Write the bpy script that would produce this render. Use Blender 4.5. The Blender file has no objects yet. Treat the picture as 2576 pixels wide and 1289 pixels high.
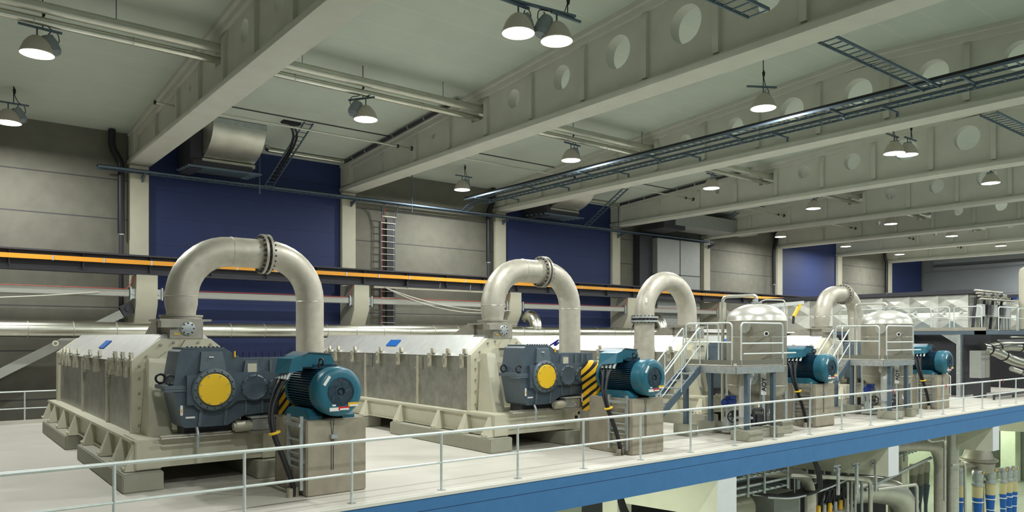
import bpy, bmesh, math, random
from mathutils import Vector, Matrix
random.seed(7)
C = bpy.context.scene.collection
PI = math.pi
# ---------------------------------------------------------------- camera
cam_d = bpy.data.cameras.new('camera'); cam = bpy.data.objects.new('camera', cam_d); C.objects.link(cam)
cam.location = (0, 0, 2.9); cam.rotation_euler = (math.radians(90), 0, math.radians(-38.3876))
cam_d.sensor_width = 36; cam_d.lens = 36*1886.35/2576; cam_d.shift_y = (848.5-644.5)/2576
cam_d.clip_start = 0.1; cam_d.clip_end = 400
bpy.context.scene.camera = cam
# ---------------------------------------------------------------- world, exposure
w = bpy.data.worlds.new('world'); bpy.context.scene.world = w; w.use_nodes = True
w.node_tree.nodes['Background'].inputs[0].default_value = (0.75, 0.92, 0.90, 1)
w.node_tree.nodes['Background'].inputs[1].default_value = 0.25
vs = bpy.context.scene.view_settings
vs.view_transform = 'Standard'; vs.look = 'None'; vs.exposure = 0.42; vs.gamma = 1; vs.use_curve_mapping = False
# ---------------------------------------------------------------- hall lamps: light of every high-bay lamp (rows along X)
LAMPZ = 9.87
LAMP_W = 350
def disk_light(x, y, z, power, size=0.6, col=(0.99, 1.0, 0.97)):
    d = bpy.data.lights.new('lamp_light', 'AREA'); d.shape = 'DISK'; d.size = size; d.energy = power; d.color = col
    d.spread = math.radians(178)
    o = bpy.data.objects.new('lamp_light', d); C.objects.link(o); o.location = (x, y, z)
    return o
BAY = 8.95
for k in range(-1, 9):
    for y in (29.4, 21.75, 13.16, 4.6, -4.0):
        if k < 0 or (k == 0 and 10 < y < 20): continue
        if y > 28 and k not in (0, 2, 5, 6, 7): continue
        disk_light(2.3+BAY*k, y, LAMPZ-0.03, LAMP_W)
# ---------------------------------------------------------------- materials
MATS = {}
def mat(name, col, rough=0.6, metal=0.0, noise=0.0, nscale=6.0, bump=0.0, bscale=40.0, emit=0.0, spec=None, coord='Object'):
    if name in MATS: return MATS[name]
    m = bpy.data.materials.new(name); m.use_nodes = True; nt = m.node_tree; b = nt.nodes['Principled BSDF']
    b.inputs['Base Color'].default_value = (*col, 1); b.inputs['Roughness'].default_value = rough; b.inputs['Metallic'].default_value = metal
    if spec is not None: b.inputs['Specular IOR Level'].default_value = spec
    if emit: b.inputs['Emission Color'].default_value = (*col, 1); b.inputs['Emission Strength'].default_value = emit
    if noise or bump:
        tc = nt.nodes.new('ShaderNodeTexCoord')
    if noise:
        n = nt.nodes.new('ShaderNodeTexNoise'); n.inputs['Scale'].default_value = nscale; n.inputs['Detail'].default_value = 6
        nt.links.new(tc.outputs[coord], n.inputs['Vector'])
        r = nt.nodes.new('ShaderNodeMapRange'); r.inputs['From Min'].default_value = 0.3; r.inputs['From Max'].default_value = 0.7
        r.inputs['To Min'].default_value = 1-noise; r.inputs['To Max'].default_value = 1+noise
        nt.links.new(n.outputs['Fac'], r.inputs['Value'])
        mx = nt.nodes.new('ShaderNodeMix'); mx.data_type = 'RGBA'; mx.blend_type = 'MULTIPLY'; mx.inputs[0].default_value = 1
        mx.inputs[6].default_value = (*col, 1); nt.links.new(r.outputs[0], mx.inputs[7]); nt.links.new(mx.outputs[2], b.inputs['Base Color'])
    if bump:
        n2 = nt.nodes.new('ShaderNodeTexNoise'); n2.inputs['Scale'].default_value = bscale; n2.inputs['Detail'].default_value = 4
        nt.links.new(tc.outputs[coord], n2.inputs['Vector'])
        bp = nt.nodes.new('ShaderNodeBump'); bp.inputs['Strength'].default_value = bump; bp.inputs['Distance'].default_value = 0.02
        nt.links.new(n2.outputs['Fac'], bp.inputs['Height']); nt.links.new(bp.outputs[0], b.inputs['Normal'])
    MATS[name] = m; return m

def lines_mat(name, col, line, axis, offs, width, rough=0.7, noise=0.05, nscale=3.0, period=None, streak=None):
    """painted surface with joint lines at given object coordinates along one axis"""
    m = mat(name, col, rough, 0, noise or 0.01, nscale, 0.15, 60)
    nt = m.node_tree; b = nt.nodes['Principled BSDF']
    tc = nt.nodes.new('ShaderNodeTexCoord'); sp = nt.nodes.new('ShaderNodeSeparateXYZ'); nt.links.new(tc.outputs['Object'], sp.inputs[0])
    src = sp.outputs[axis]
    acc = None
    def M(op, a, c=None, d=None):
        n = nt.nodes.new('ShaderNodeMath'); n.operation = op
        for i, v in enumerate((a, c, d)):
            if v is None: continue
            if isinstance(v, (int, float)): n.inputs[i].default_value = v
            else: nt.links.new(v, n.inputs[i])
        return n.outputs[0]
    if period:
        src2 = M('PINGPONG', M('SUBTRACT', src, offs[0]), period/2); acc = M('LESS_THAN', src2, width/2)
    else:
        for o in offs:
            v = M('LESS_THAN', M('ABSOLUTE', M('SUBTRACT', src, o)), width/2); acc = v if acc is None else M('MAXIMUM', acc, v)
    prev = b.inputs['Base Color'].links[0].from_socket
    mx = nt.nodes.new('ShaderNodeMix'); mx.data_type = 'RGBA'; nt.links.new(acc, mx.inputs[0]); nt.links.new(prev, mx.inputs[6])
    mx.inputs[7].default_value = (*line, 1); nt.links.new(mx.outputs[2], b.inputs['Base Color'])
    return m

M_ceil = lines_mat('roof_panel_paint', (0.55, 0.61, 0.54), (0.64, 0.69, 0.62), 1, [32.2], 0.022, 0.75, 0.03, 1.0, period=1.2)
M_beam = mat('beam_paint', (0.62, 0.625, 0.56), 0.75, 0, 0.04, 1.5, 0.1, 50)
M_wall = lines_mat('concrete_panel', (0.165, 0.162, 0.13), (0.07, 0.07, 0.07), 2, [9.03, 7.5, 5.77, 4.05, 2.4, 0.6], 0.05, 0.85, 0.10, 2.0)
M_col = mat('column_paint', (0.55, 0.53, 0.42), 0.7, 0, 0.04, 2)
M_blue = lines_mat('blue_cladding', (0.012, 0.027, 0.11), (0.008, 0.015, 0.07), 2, [0.0], 0.03, 0.62, 0.05, 2.0, period=1.1)
M_bluecorr = mat('blue_corrugated', (0.02, 0.03, 0.11), 0.5)
M_end = lines_mat('end_wall_paint', (0.22, 0.24, 0.26), (0.12, 0.13, 0.15), 2, [0.0], 0.04, 0.8, 0.03, 1.0, period=2.3)
M_dark = mat('dark_void', (0.02, 0.022, 0.025), 0.8)
M_crane = mat('crane_beam_dark', (0.045, 0.045, 0.055), 0.55, 0.2)
M_orange = mat('orange_busbar', (0.85, 0.36, 0.02), 0.5)
M_galv = mat('galvanised_steel', (0.50, 0.54, 0.54), 0.42, 0.75, 0.12, 9.0)
M_rail = mat('handrail_galvanised', (0.68, 0.74, 0.72), 0.45, 0.45, 0.06, 12.0)
M_tray = mat('cable_tray_steel', (0.13, 0.18, 0.23), 0.5, 0.5)
M_shiny = mat('polished_cladding', (0.66, 0.66, 0.58), 0.27, 1.0, 0.06, 4.0)
M_duct = mat('duct_sheet', (0.60, 0.60, 0.53), 0.38, 0.85, 0.08, 2.0)
M_pipe = mat('brushed_pipe', (0.50, 0.475, 0.40), 0.46, 0.35, 0.10, 5.0, 0.1, 20)
M_pipeclean = mat('clean_pipe', (0.62, 0.62, 0.55), 0.33, 0.8, 0.05, 5.0)
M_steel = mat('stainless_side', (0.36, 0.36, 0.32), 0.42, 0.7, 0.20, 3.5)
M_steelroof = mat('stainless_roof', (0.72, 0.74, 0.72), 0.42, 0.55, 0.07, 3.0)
M_cream = mat('cream_enamel', (0.58, 0.565, 0.44), 0.48, 0, 0.04, 3.0)
M_bracket = mat('bracket_steel', (0.58, 0.56, 0.45), 0.45, 0.4, 0.08, 8.0)
M_chute = mat('chute_steel', (0.42, 0.40, 0.34), 0.45, 0.6, 0.1, 6.0)
M_gear = mat('gearbox_paint', (0.070, 0.100, 0.128), 0.42, 0, 0.10, 8.0, 0.08, 30)
M_gearl = mat('gearbox_rib_paint', (0.105, 0.140, 0.165), 0.42, 0, 0.08, 8.0)
M_yellow = mat('yellow_cover', (0.86, 0.55, 0.02), 0.5)
M_motor = mat('motor_teal', (0.018, 0.135, 0.20), 0.38, 0.0, 0.06, 8.0)
M_motord = mat('motor_fins', (0.014, 0.065, 0.115), 0.36, 0.0)
M_grille = mat('fan_grille', (0.03, 0.055, 0.08), 0.5, 0.3, 0.3, 14.0)
M_black = mat('black_rubber', (0.012, 0.012, 0.016), 0.5)
M_white = mat('white_sticker', (0.85, 0.85, 0.82), 0.5)
M_red = mat('red_sticker', (0.6, 0.02, 0.03), 0.5)
M_amber = mat('amber_sticker', (0.85, 0.50, 0.03), 0.5)
M_bluesign = mat('blue_sign', (0.01, 0.12, 0.45), 0.45)
M_bluepaint = mat('blue_valve', (0.015, 0.05, 0.28), 0.4)
M_letters = mat('dark_blue_lettering', (0.006, 0.008, 0.10), 0.9, spec=0.1)
M_plinth = mat('raw_concrete', (0.33, 0.30, 0.23), 0.85, 0, 0.13, 3.0, 0.25, 25)
M_pad = mat('painted_concrete_pad', (0.34, 0.34, 0.27), 0.75, 0, 0.05, 4.0, 0.1, 30)
M_deckblue = lines_mat('deck_beam_blue', (0.050, 0.185, 0.42), (0.01, 0.05, 0.14), 2, [0.45], 0.016, 0.55, 0.05, 3.0)
M_trimwhite = mat('deck_edge_white', (0.78, 0.76, 0.68), 0.6)
M_white2 = mat('under_deck_white', (0.72, 0.76, 0.78), 0.7, 0, 0.03, 2)
M_under = mat('under_deck_cream', (0.72, 0.72, 0.58), 0.75, 0, 0.04, 2)
M_green = mat('pale_green_wall', (0.62, 0.70, 0.52), 0.7, 0, 0.04, 2)
M_lowfloor = mat('lower_floor_paint', (0.38, 0.42, 0.34), 0.6, 0, 0.05, 1.0)
M_hood = mat('hood_sheet', (0.72, 0.73, 0.66), 0.38, 0.5, 0.08, 3.0)
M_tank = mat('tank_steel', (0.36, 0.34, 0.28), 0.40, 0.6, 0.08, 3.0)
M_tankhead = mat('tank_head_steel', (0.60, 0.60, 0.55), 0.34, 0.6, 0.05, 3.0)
M_reflect = mat('lamp_shell', (0.55, 0.50, 0.44), 0.5, 0.1)
M_floodcan = mat('floodlight_grey', (0.25, 0.29, 0.32), 0.5, 0.2)
M_lit = mat('lamp_glow', (1.0, 0.96, 0.88), 0.5, emit=9.0)
M_litcool = mat('lamp_glow_cool', (0.55, 0.95, 0.9), 0.5, emit=3.0)
M_redcable = mat('red_cable', (0.45, 0.05, 0.03), 0.5)
M_greycable = mat('grey_cable', (0.5, 0.5, 0.42), 0.5)
M_brace = mat('brace_grey', (0.36, 0.37, 0.33), 0.6)
M_kick = mat('kick_plate', (0.20, 0.20, 0.16), 0.6, 0.3)
M_cabinet = mat('cabinet_grey', (0.36, 0.38, 0.36), 0.5, 0.3, 0.05)

def floor_mat():
    m = mat('deck_floor_paint', (0.58, 0.56, 0.50), 0.55, 0, 0.06, 0.7, 0.05, 30)
    nt = m.node_tree; b = nt.nodes['Principled BSDF']
    tc = nt.nodes.new('ShaderNodeTexCoord'); sp = nt.nodes.new('ShaderNodeSeparateXYZ'); nt.links.new(tc.outputs['Object'], sp.inputs[0])
    s = nt.nodes.new('ShaderNodeMath'); s.operation = 'SUBTRACT'; s.inputs[1].default_value = 18.8; nt.links.new(sp.outputs[1], s.inputs[0])
    a = nt.nodes.new('ShaderNodeMath'); a.operation = 'ABSOLUTE'; nt.links.new(s.outputs[0], a.inputs[0])
    l = nt.nodes.new('ShaderNodeMath'); l.operation = 'LESS_THAN'; l.inputs[1].default_value = 0.03; nt.links.new(a.outputs[0], l.inputs[0])
    prev = b.inputs['Base Color'].links[0].from_socket
    mx = nt.nodes.new('ShaderNodeMix'); mx.data_type = 'RGBA'; nt.links.new(l.outputs[0], mx.inputs[0]); nt.links.new(prev, mx.inputs[6])
    mx.inputs[7].default_value = (0.22, 0.22, 0.18, 1); nt.links.new(mx.outputs[2], b.inputs['Base Color'])
    return m
M_floor = floor_mat()
def stripe_mat():
    m = mat('hazard_stripes', (0.85, 0.50, 0.02), 0.5); nt = m.node_tree; b = nt.nodes['Principled BSDF']
    tc = nt.nodes.new('ShaderNodeTexCoord'); sp = nt.nodes.new('ShaderNodeSeparateXYZ'); nt.links.new(tc.outputs['Object'], sp.inputs[0])
    def M(op, a, c):
        n = nt.nodes.new('ShaderNodeMath'); n.operation = op
        for i, v in enumerate((a, c)):
            if isinstance(v, (int, float)): n.inputs[i].default_value = v
            else: nt.links.new(v, n.inputs[i])
        return n.outputs[0]
    k = M('ADD', M('SUBTRACT', sp.outputs[2], sp.outputs[0]), M('MULTIPLY', sp.outputs[1], 0.6))
    f = M('LESS_THAN', M('FRACT', M('MULTIPLY', k, 4.6), 0), 0.42)
    mx = nt.nodes.new('ShaderNodeMix'); mx.data_type = 'RGBA'; nt.links.new(f, mx.inputs[0])
    mx.inputs[6].default_value = (0.85, 0.50, 0.02, 1); mx.inputs[7].default_value = (0.012, 0.012, 0.012, 1)
    nt.links.new(mx.outputs[2], b.inputs['Base Color']); return m
M_hazard = stripe_mat()

# ---------------------------------------------------------------- mesh helpers (world coordinates, shifted to the parent's base on build)
def lerp(a, b, t): return a+(b-a)*t
class MB:
    def __init__(s): s.bm = bmesh.new()
    def _faces(s, vs, fs):
        v = [s.bm.verts.new(p) for p in vs]
        for f in fs:
            try: s.bm.faces.new([v[i] for i in f])
            except ValueError: pass
        return v
    def box(s, x0, x1, y0, y1, z0, z1, bev=0.0):
        if x0 > x1: x0, x1 = x1, x0
        if y0 > y1: y0, y1 = y1, y0
        if z0 > z1: z0, z1 = z1, z0
        vs = [(x, y, z) for x in (x0, x1) for y in (y0, y1) for z in (z0, z1)]
        v = s._faces(vs, [(0,1,3,2),(4,6,7,5),(0,4,5,1),(2,3,7,6),(0,2,6,4),(1,5,7,3)])
        if bev:
            es = {e for q in v for e in q.link_edges}
            bmesh.ops.bevel(s.bm, geom=list(es), offset=bev, segments=2, affect='EDGES')
        return s
    def obox(s, c, ux, uy, uz):      # oriented box: centre and three half vectors
        c = Vector(c); ux, uy, uz = Vector(ux), Vector(uy), Vector(uz)
        vs = [c+ux*a+uy*b+uz*d for a in (-1,1) for b in (-1,1) for d in (-1,1)]
        s._faces(vs, [(0,1,3,2),(4,6,7,5),(0,4,5,1),(2,3,7,6),(0,2,6,4),(1,5,7,3)]); return s
    def bar(s, a, b, wd, ht, up=(0,0,1)):
        a, b = Vector(a), Vector(b); d = (b-a); L = d.length; d.normalize(); side = d.cross(Vector(up))
        if side.length < 1e-4: side = Vector((1,0,0))
        side.normalize(); u = side.cross(d)
        return s.obox((a+b)/2, d*L/2, side*wd/2, u*ht/2)
    def prism(s, prof, axis, a, b):  # prof in the other two axes, order (x,z) for 'y', (y,z) for 'x', (x,y) for 'z'
        def P(p, t): return {'y': (p[0], t, p[1]), 'x': (t, p[0], p[1]), 'z': (p[0], p[1], t)}[axis]
        n = len(prof); v = [s.bm.verts.new(P(p, a)) for p in prof]+[s.bm.verts.new(P(p, b)) for p in prof]
        s.bm.faces.new(v[:n]); s.bm.faces.new(v[n:][::-1])
        for i in range(n): s.bm.faces.new([v[i], v[n+i], v[n+(i+1)%n], v[(i+1)%n]])
        return s
    def tube(s, pts, r, n=12, cap=True, closed=False):
        pts = [Vector(p) for p in pts]; rings = []; N = len(pts); up = None
        for i, p in enumerate(pts):
            if closed: t = (pts[(i+1)%N]-pts[i-1])
            elif i == 0: t = pts[1]-p
            elif i == N-1: t = p-pts[-2]
            else: t = (pts[i+1]-p).normalized()+(p-pts[i-1]).normalized()
            t.normalize()
            if up is None: up = Vector((0,0,1)) if abs(t.z) < 0.9 else Vector((0,1,0))
            sd = t.cross(up); sd.normalize(); up = sd.cross(t); up.normalize()
            rr = r[i] if isinstance(r, (list, tuple)) else r
            rings.append([s.bm.verts.new(p+(sd*math.cos(2*PI*k/n)+up*math.sin(2*PI*k/n))*rr) for k in range(n)])
        for i in range(N if closed else N-1):
            A, B = rings[i], rings[(i+1)%N]
            for k in range(n): s.bm.faces.new([A[k], A[(k+1)%n], B[(k+1)%n], B[k]])
        if cap and not closed: s.bm.faces.new(rings[0][::-1]); s.bm.faces.new(rings[-1])
        return s
    def cyl(s, a, b, r, n=16, r2=None): return s.tube([a, b], [r, r if r2 is None else r2], n)
    def lathe(s, prof, o, ax=(0,0,1), n=32, close=True):   # prof: (radius, height) along ax from o
        o = Vector(o); ax = Vector(ax).normalized(); u = ax.orthogonal().normalized(); v = ax.cross(u); rings = []
        for r, h in prof:
            if r < 1e-5: rings.append([s.bm.verts.new(o+ax*h)])
            else: rings.append([s.bm.verts.new(o+ax*h+(u*math.cos(2*PI*k/n)+v*math.sin(2*PI*k/n))*r) for k in range(n)])
        for A, B in zip(rings, rings[1:]):
            for k in range(n):
                k2 = (k+1) % n
                if len(A) == 1 and len(B) == 1: continue
                if len(A) == 1: s.bm.faces.new([A[0], B[k2], B[k]])
                elif len(B) == 1: s.bm.faces.new([A[k], A[k2], B[0]])
                else: s.bm.faces.new([A[k], A[k2], B[k2], B[k]])
        return s
    def torus(s, c, ax, R, r, n=20, m=8):
        c = Vector(c); ax = Vector(ax).normalized(); u = ax.orthogonal().normalized(); v = ax.cross(u)
        return s.tube([c+(u*math.cos(2*PI*k/n)+v*math.sin(2*PI*k/n))*R for k in range(n)], r, m, closed=True)
    def sphere(s, c, r, n=10):
        return s.lathe([(r*math.sin(PI*i/6) if 0 < i < 6 else 0, -r*math.cos(PI*i/6)) for i in range(7)], c, (0,0,1), n)
    def bolts(s, c, ax, R, k, r=0.02, h=0.02, off=0.0):
        c = Vector(c); ax = Vector(ax).normalized(); u = ax.orthogonal().normalized(); v = ax.cross(u)
        for i in range(k):
            a = 2*PI*i/k+off; p = c+(u*math.cos(a)+v*math.sin(a))*R; s.cyl(p, p+ax*h, r, 6)
        return s
    def build(s, name, m, parent=None, loc=None, sharp=0.55):
        bm = s.bm; bmesh.ops.recalc_face_normals(bm, faces=bm.faces[:])
        base = Vector(loc) if loc is not None else Vector((0,0,0))
        if parent is not None: base = world_of(parent)
        bmesh.ops.translate(bm, verts=bm.verts[:], vec=-base)
        for f in bm.faces: f.smooth = True
        for e in bm.edges:
            if len(e.link_faces) == 2 and e.calc_face_angle(0) > sharp: e.smooth = False
        me = bpy.data.meshes.new(name); bm.to_mesh(me); bm.free(); me.materials.append(m)
        o = bpy.data.objects.new(name, me); C.objects.link(o)
        if parent is not None: o.parent = parent
        else: o.location = base
        return o
def world_of(o):
    v = Vector((0,0,0))
    while o: v = v+o.location; o = o.parent
    return v
def tag(o, label=None, cat=None, group=None, kind=None):
    if label: o['label'] = label
    if cat: o['category'] = cat
    if group: o['group'] = group
    if kind: o['kind'] = kind
    return o
def thing(name, loc, label, cat, group=None):
    o = bpy.data.objects.new(name, None); C.objects.link(o); o.location = loc; o.empty_display_size = 0.2
    return tag(o, label, cat, group)
CH = {}
def kids(o): return [c for c in C.objects if c.parent == o]
def copy_tree(root, off, label=None, drop=()):
    """copy a thing with its parts and sub-parts, moved by off"""
    def rec(o, par):
        c = o.copy(); C.objects.link(c)
        if par is not None: c.parent = par
        for ch in [k for k in all_objs if k.parent == o]:
            if ch.name.split('.')[0] in drop: continue
            rec(ch, c)
        return c
    all_objs = list(C.objects)
    r = rec(root, None); r.location = root.location+Vector(off)
    if label: r['label'] = label
    return r
def arc(c, a0, a1, R, n, plane='xz'):
    out = []
    for i in range(n+1):
        a = math.radians(lerp(a0, a1, i/n)); p = (R*math.cos(a), R*math.sin(a))
        out.append({'xz': (c[0]+p[0], c[1], c[2]+p[1]), 'yz': (c[0], c[1]+p[0], c[2]+p[1]), 'xy': (c[0]+p[0], c[1]+p[1], c[2])}[plane])
    return out
def fillet(pts, R, n=6):
    pts = [Vector(p) for p in pts]; out = [pts[0]]
    for i in range(1, len(pts)-1):
        a = (pts[i-1]-pts[i]); b = (pts[i+1]-pts[i]); la, lb = a.length, b.length; a.normalize(); b.normalize()
        d = min(R, la*0.49, lb*0.49)
        p0 = pts[i]+a*d; p1 = pts[i]+b*d
        for k in range(n+1):
            t = k/n; out.append(p0.lerp(pts[i], t).lerp(pts[i].lerp(p1, t), t))
    out.append(pts[-1]); return out

# ================================================================ SETTING
YW = 32.2
def colx(k): return 7.16+BAY*k      # right edge of column k (k=0..)
def struct(mb, name, m): return tag(mb.build(name, m), kind='structure')
def ceil_z(y): return 10.9+0.065*(YW-max(y, 12.0)) - 0.065*max(0, 12.0-y)
# roof
mb = MB(); XA, XB = -12.0, 78.0
mb._faces([(XA, 33, ceil_z(33)), (XB, 33, ceil_z(33)), (XB, 12, ceil_z(12)), (XA, 12, ceil_z(12)), (XA, -10, ceil_z(-10)), (XB, -10, ceil_z(-10)),
           (XA, 33, 13.2), (XB, 33, 13.2), (XB, -10, 13.2), (XA, -10, 13.2)], [(0,1,2,3),(3,2,5,4),(6,7,8,9)])
struct(mb, 'ceiling', M_ceil)
# back wall: concrete panels behind, with columns and blue bays
struct(MB().box(XA, XB, YW+0.25, YW+0.5, -6, 11.2), 'wall_back', M_wall)
struct(MB().box(77.0, 77.4, -10, 33, -6, 12.5), 'wall_right', M_end)
struct(MB().box(XA-0.3, XA, -10, 33, -6, 12.5), 'wall_left', M_wall)
struct(MB().box(XA, XB, -10.3, -10, -6, 12.5), 'wall_front', M_end)
mb = MB(); mb.box(76.6, 77.0, 8, 31.4, 9.9, 10.8); mb.box(76.7, 77.0, 8, 31.4, 9.35, 9.6)
struct(mb, 'trim_1', M_end)
# blue cladding bays
blues = [(0, 1), (2, 3), (5, 6), (7, 7.8)]
for i, (a, b) in enumerate(blues):
    mb = MB(); x0, x1 = colx(a)-0.02, colx(b)-0.68
    mb.box(x0, x1, YW+0.12, YW+0.26, 2.2, 10.95)
    o = mb.build('blue_wall_panel', M_blue)
    tag(o, kind='structure'); o.name = 'wall_blue_%d' % (i+1)
mb = MB(); x = 7.2
prof = []
while x < 15.4:
    prof += [(x, YW+0.10), (x+0.09, YW+0.02), (x+0.14, YW+0.02), (x+0.23, YW+0.10)]; x += 0.28
vs0 = [(p[0], p[1], -0.5) for p in prof]; vs1 = [(p[0], p[1], 2.25) for p in prof]; n = len(prof)
mb._faces(vs0+vs1, [(i, i+1, n+i+1, n+i) for i in range(n-1)])
o = struct(mb, 'wall_corrugated', M_bluecorr)
# columns
ORD = ['nearest', 'second', 'third', 'fourth', 'fifth', 'sixth', 'seventh', 'eighth']
for k in range(8):
    x1 = colx(k); x0 = x1-0.70
    c = thing('wall_column', ((x0+x1)/2, YW, 0), '%s cream concrete wall column counting from the left, under the roof beam end' % ORD[k], 'column', 'columns along the back wall')
    MB().box(x0, x1, YW-0.06, YW+0.26, -1, 9.64, 0.02).build('shaft', M_col, c)
    # corbel for crane beam
    mb = MB(); mb.prism([(YW-0.06, 5.25), (YW-1.35, 5.25), (YW-1.35, 4.15), (YW-0.95, 3.45), (YW-0.06, 2.6)], 'x', x0-0.02, x1+0.02)
    mb.build('corbel', M_col, c)
    mb = MB()
    for sgn, xx in ((-1, x0-0.02), (1, x1+0.02)):
        mb.box(xx, xx+sgn*0.16, YW-1.2, YW-1.12, 4.35, 4.72); mb.cyl((xx+sgn*0.08, YW-1.24, 4.54), (xx+sgn*0.08, YW-1.2, 4.54), 0.05, 10)
        mb.box(xx+sgn*0.16, xx+sgn*0.2, YW-1.3, YW-1.02, 4.3, 4.78)
    mb.build('bolted_bracket', M_galv, c)

# deck slab and blue edge beam
DY = 11.72
struct(MB().box(XA, 77, DY+0.02, 29.85, -0.70, 0.0), 'floor', M_floor)
mb = MB(); mb.box(XA, 77, 29.6, 29.85, 0.0, 0.12)
struct(mb, 'trim_2', M_floor)
b = thing('deck_edge_beam', (30, DY, -0.7), 'long blue painted edge beam running under the handrail along the deck', 'beam')
MB().box(XA, 77, DY-0.10, DY+0.02, -0.72, -0.02).build('face', M_deckblue, b)
MB().box(XA, 77, DY-0.12, DY+0.10, -0.02, 0.035).build('edge_strip', M_trimwhite, b)
struct(MB().box(XA, 77, -10, 33, -6.2, -6.0), 'floor_lower', M_lowfloor)
# lower storey wall behind the under-deck plant
struct(MB().box(XA, 77, 21.0, 21.3, -6, -0.75), 'wall_lower', M_green)

# ================================================================ ROOF BEAMS
HOLES = {24.6: (10.70, .14), 19.62: (10.88, .31), 17.24: (10.94, .38), 14.86: (11.02, .475), 12.45: (11.03, .50), 10.08: (11.0, .47), 7.75: (10.92, .42), 5.35: (10.85, .38), 2.95: (10.8, .35)}
STIFF = [31.4, 28.6, 25.8, 23.41, 21.08, 18.65, 16.21, 13.79, 11.45, 9.1, 6.7, 4.3, 1.9, -0.6, -4.0, -8.0]
def web_panel(mb, ya, yb, x0, x1, hole):
    """web between two stiffeners with an opening: hole=(cy,cz,func or radius)"""
    zb = 9.98; zt = lambda y: ceil_z(y)-0.30
    if hole is None:
        mb._faces([(x, y, z) for x in (x0, x1) for (y, z) in ((ya, zb), (yb, zb), (yb, zt(yb)), (ya, zt(ya)))], [(0,1,2,3), (7,6,5,4)]); return
    cy, cz, R = hole
    angs = [2*PI*i/32 for i in range(32)]
    corners = [(ya, zb), (yb, zb), (yb, zt(yb)), (ya, zt(ya))]
    ca = [math.atan2(z-cz, y-cy) % (2*PI) for y, z in corners]
    if not isinstance(R, (int, float)): angs += [math.atan2(sz*R[1], sy*R[0]) % (2*PI) for sy in (-1,1) for sz in (-1,1)]
    A = sorted(set([round(a, 6) for a in angs+ca]))
    inn, outp = [], []
    for a in A:
        c, s = math.cos(a), math.sin(a); ts = []
        if c > 1e-6: ts.append((yb-cy)/c)
        if c < -1e-6: ts.append((ya-cy)/c)
        if s < -1e-6: ts.append((zb-cz)/s)
        if s > 1e-6:
            sl = (zt(yb)-zt(ya))/(yb-ya); ts.append((zt(ya)+sl*(cy-ya)-cz)/(s-sl*c))
        t = min(x for x in ts if x > 0); outp.append((cy+c*t, cz+s*t))
        if isinstance(R, (int, float)): inn.append((cy+c*R, cz+s*R))
        else:
            k = min(R[0]/max(abs(c), 1e-6), R[1]/max(abs(s), 1e-6)); inn.append((cy+c*k, cz+s*k))
    n = len(A); vs = []
    for x in (x0, x1): vs += [(x, *p) for p in outp]+[(x, *p) for p in inn]
    fs = []
    for i in range(n):
        j = (i+1) % n
        fs += [(i, j, n+j, n+i), (2*n+i, 3*n+i, 3*n+j, 2*n+j), (n+i, n+j, 3*n+j, 3*n+i)]
    mb._faces(vs, fs)
for k in range(-1, 8):
    xr = 7.22+BAY*k; xl = xr-0.80; x0, x1 = xl+0.24, xr-0.22
    lab = 'roof beam above the left edge of the picture' if k < 0 else '%s cream concrete roof beam from the left, with round holes in its web' % ORD[k]
    B = thing('roof_beam', ((xl+xr)/2, YW, 9.66), lab, 'beam', 'roof beams across the hall')
    if k < 0: B['label'] = 'hidden cream roof beam beyond the left picture edge'
    mb = MB(); mb.prism([(xl, 9.66), (xr, 9.66), (xr, 9.82), (x1, 9.98), (x0, 9.98), (xl, 9.82)], 'y', YW+0.2, -10)
    mb.build('bottom_flange', M_beam, B)
    mb = MB()
    for (ya, yb) in zip(STIFF, STIFF[1:]):
        lo, hi = yb, ya; h = None
        for cy, (cz, r) in HOLES.items():
            if lo < cy < hi: h = (cy, cz, r)
        if lo < 21.6 < hi: h = (21.6, 10.86, (0.46, 0.26))
        web_panel(mb, lo, hi, x0, x1, h)
    mb.box(xl+0.05, xr-0.05, 31.4, YW+0.2, 9.9, 10.85)
    mb.build('web', M_beam, B)
    mb = MB()
    for y in STIFF[1:]:
        for sx, xe in ((1, x0), (-1, x1)):
            zt = ceil_z(y)-0.30
            mb.prism([(xe+sx*0.02, 9.96), (xe-sx*0.12, 9.96), (xe-sx*0.12, zt-0.25), (xe-sx*0.05, zt-0.05), (xe+sx*0.02, zt+0.02)], 'y', y-0.09, y+0.09)
    mb.build('stiffener', M_beam, B)['kind'] = 'stuff'
    mb = MB()
    for (ya, yb) in ((YW+0.1, 12.0), (12.0, -10)):
        za, zb = ceil_z(ya), ceil_z(yb)
        for (dx, zo, zi) in ((0.0, 0.14, 0.0), (0.12, 0.32, 0.14)):
            v = [(x, y, z) for (y, z) in ((ya, za), (yb, zb)) for x in (xl+dx, xr-dx) for z in ()]
            vs = [(xl+dx, ya, za-zo), (xr-dx, ya, za-zo), (xr-dx, ya, za-zi+0.02), (xl+dx, ya, za-zi+0.02), (xl+dx, yb, zb-zo), (xr-dx, yb, zb-zo), (xr-dx, yb, zb-zi+0.02), (xl+dx, yb, zb-zi+0.02)]
            mb._faces(vs, [(0,1,2,3),(7,6,5,4),(0,4,5,1),(1,5,6,2),(2,6,7,3),(3,7,4,0)])
    mb.build('top_flange', M_beam, B)

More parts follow.
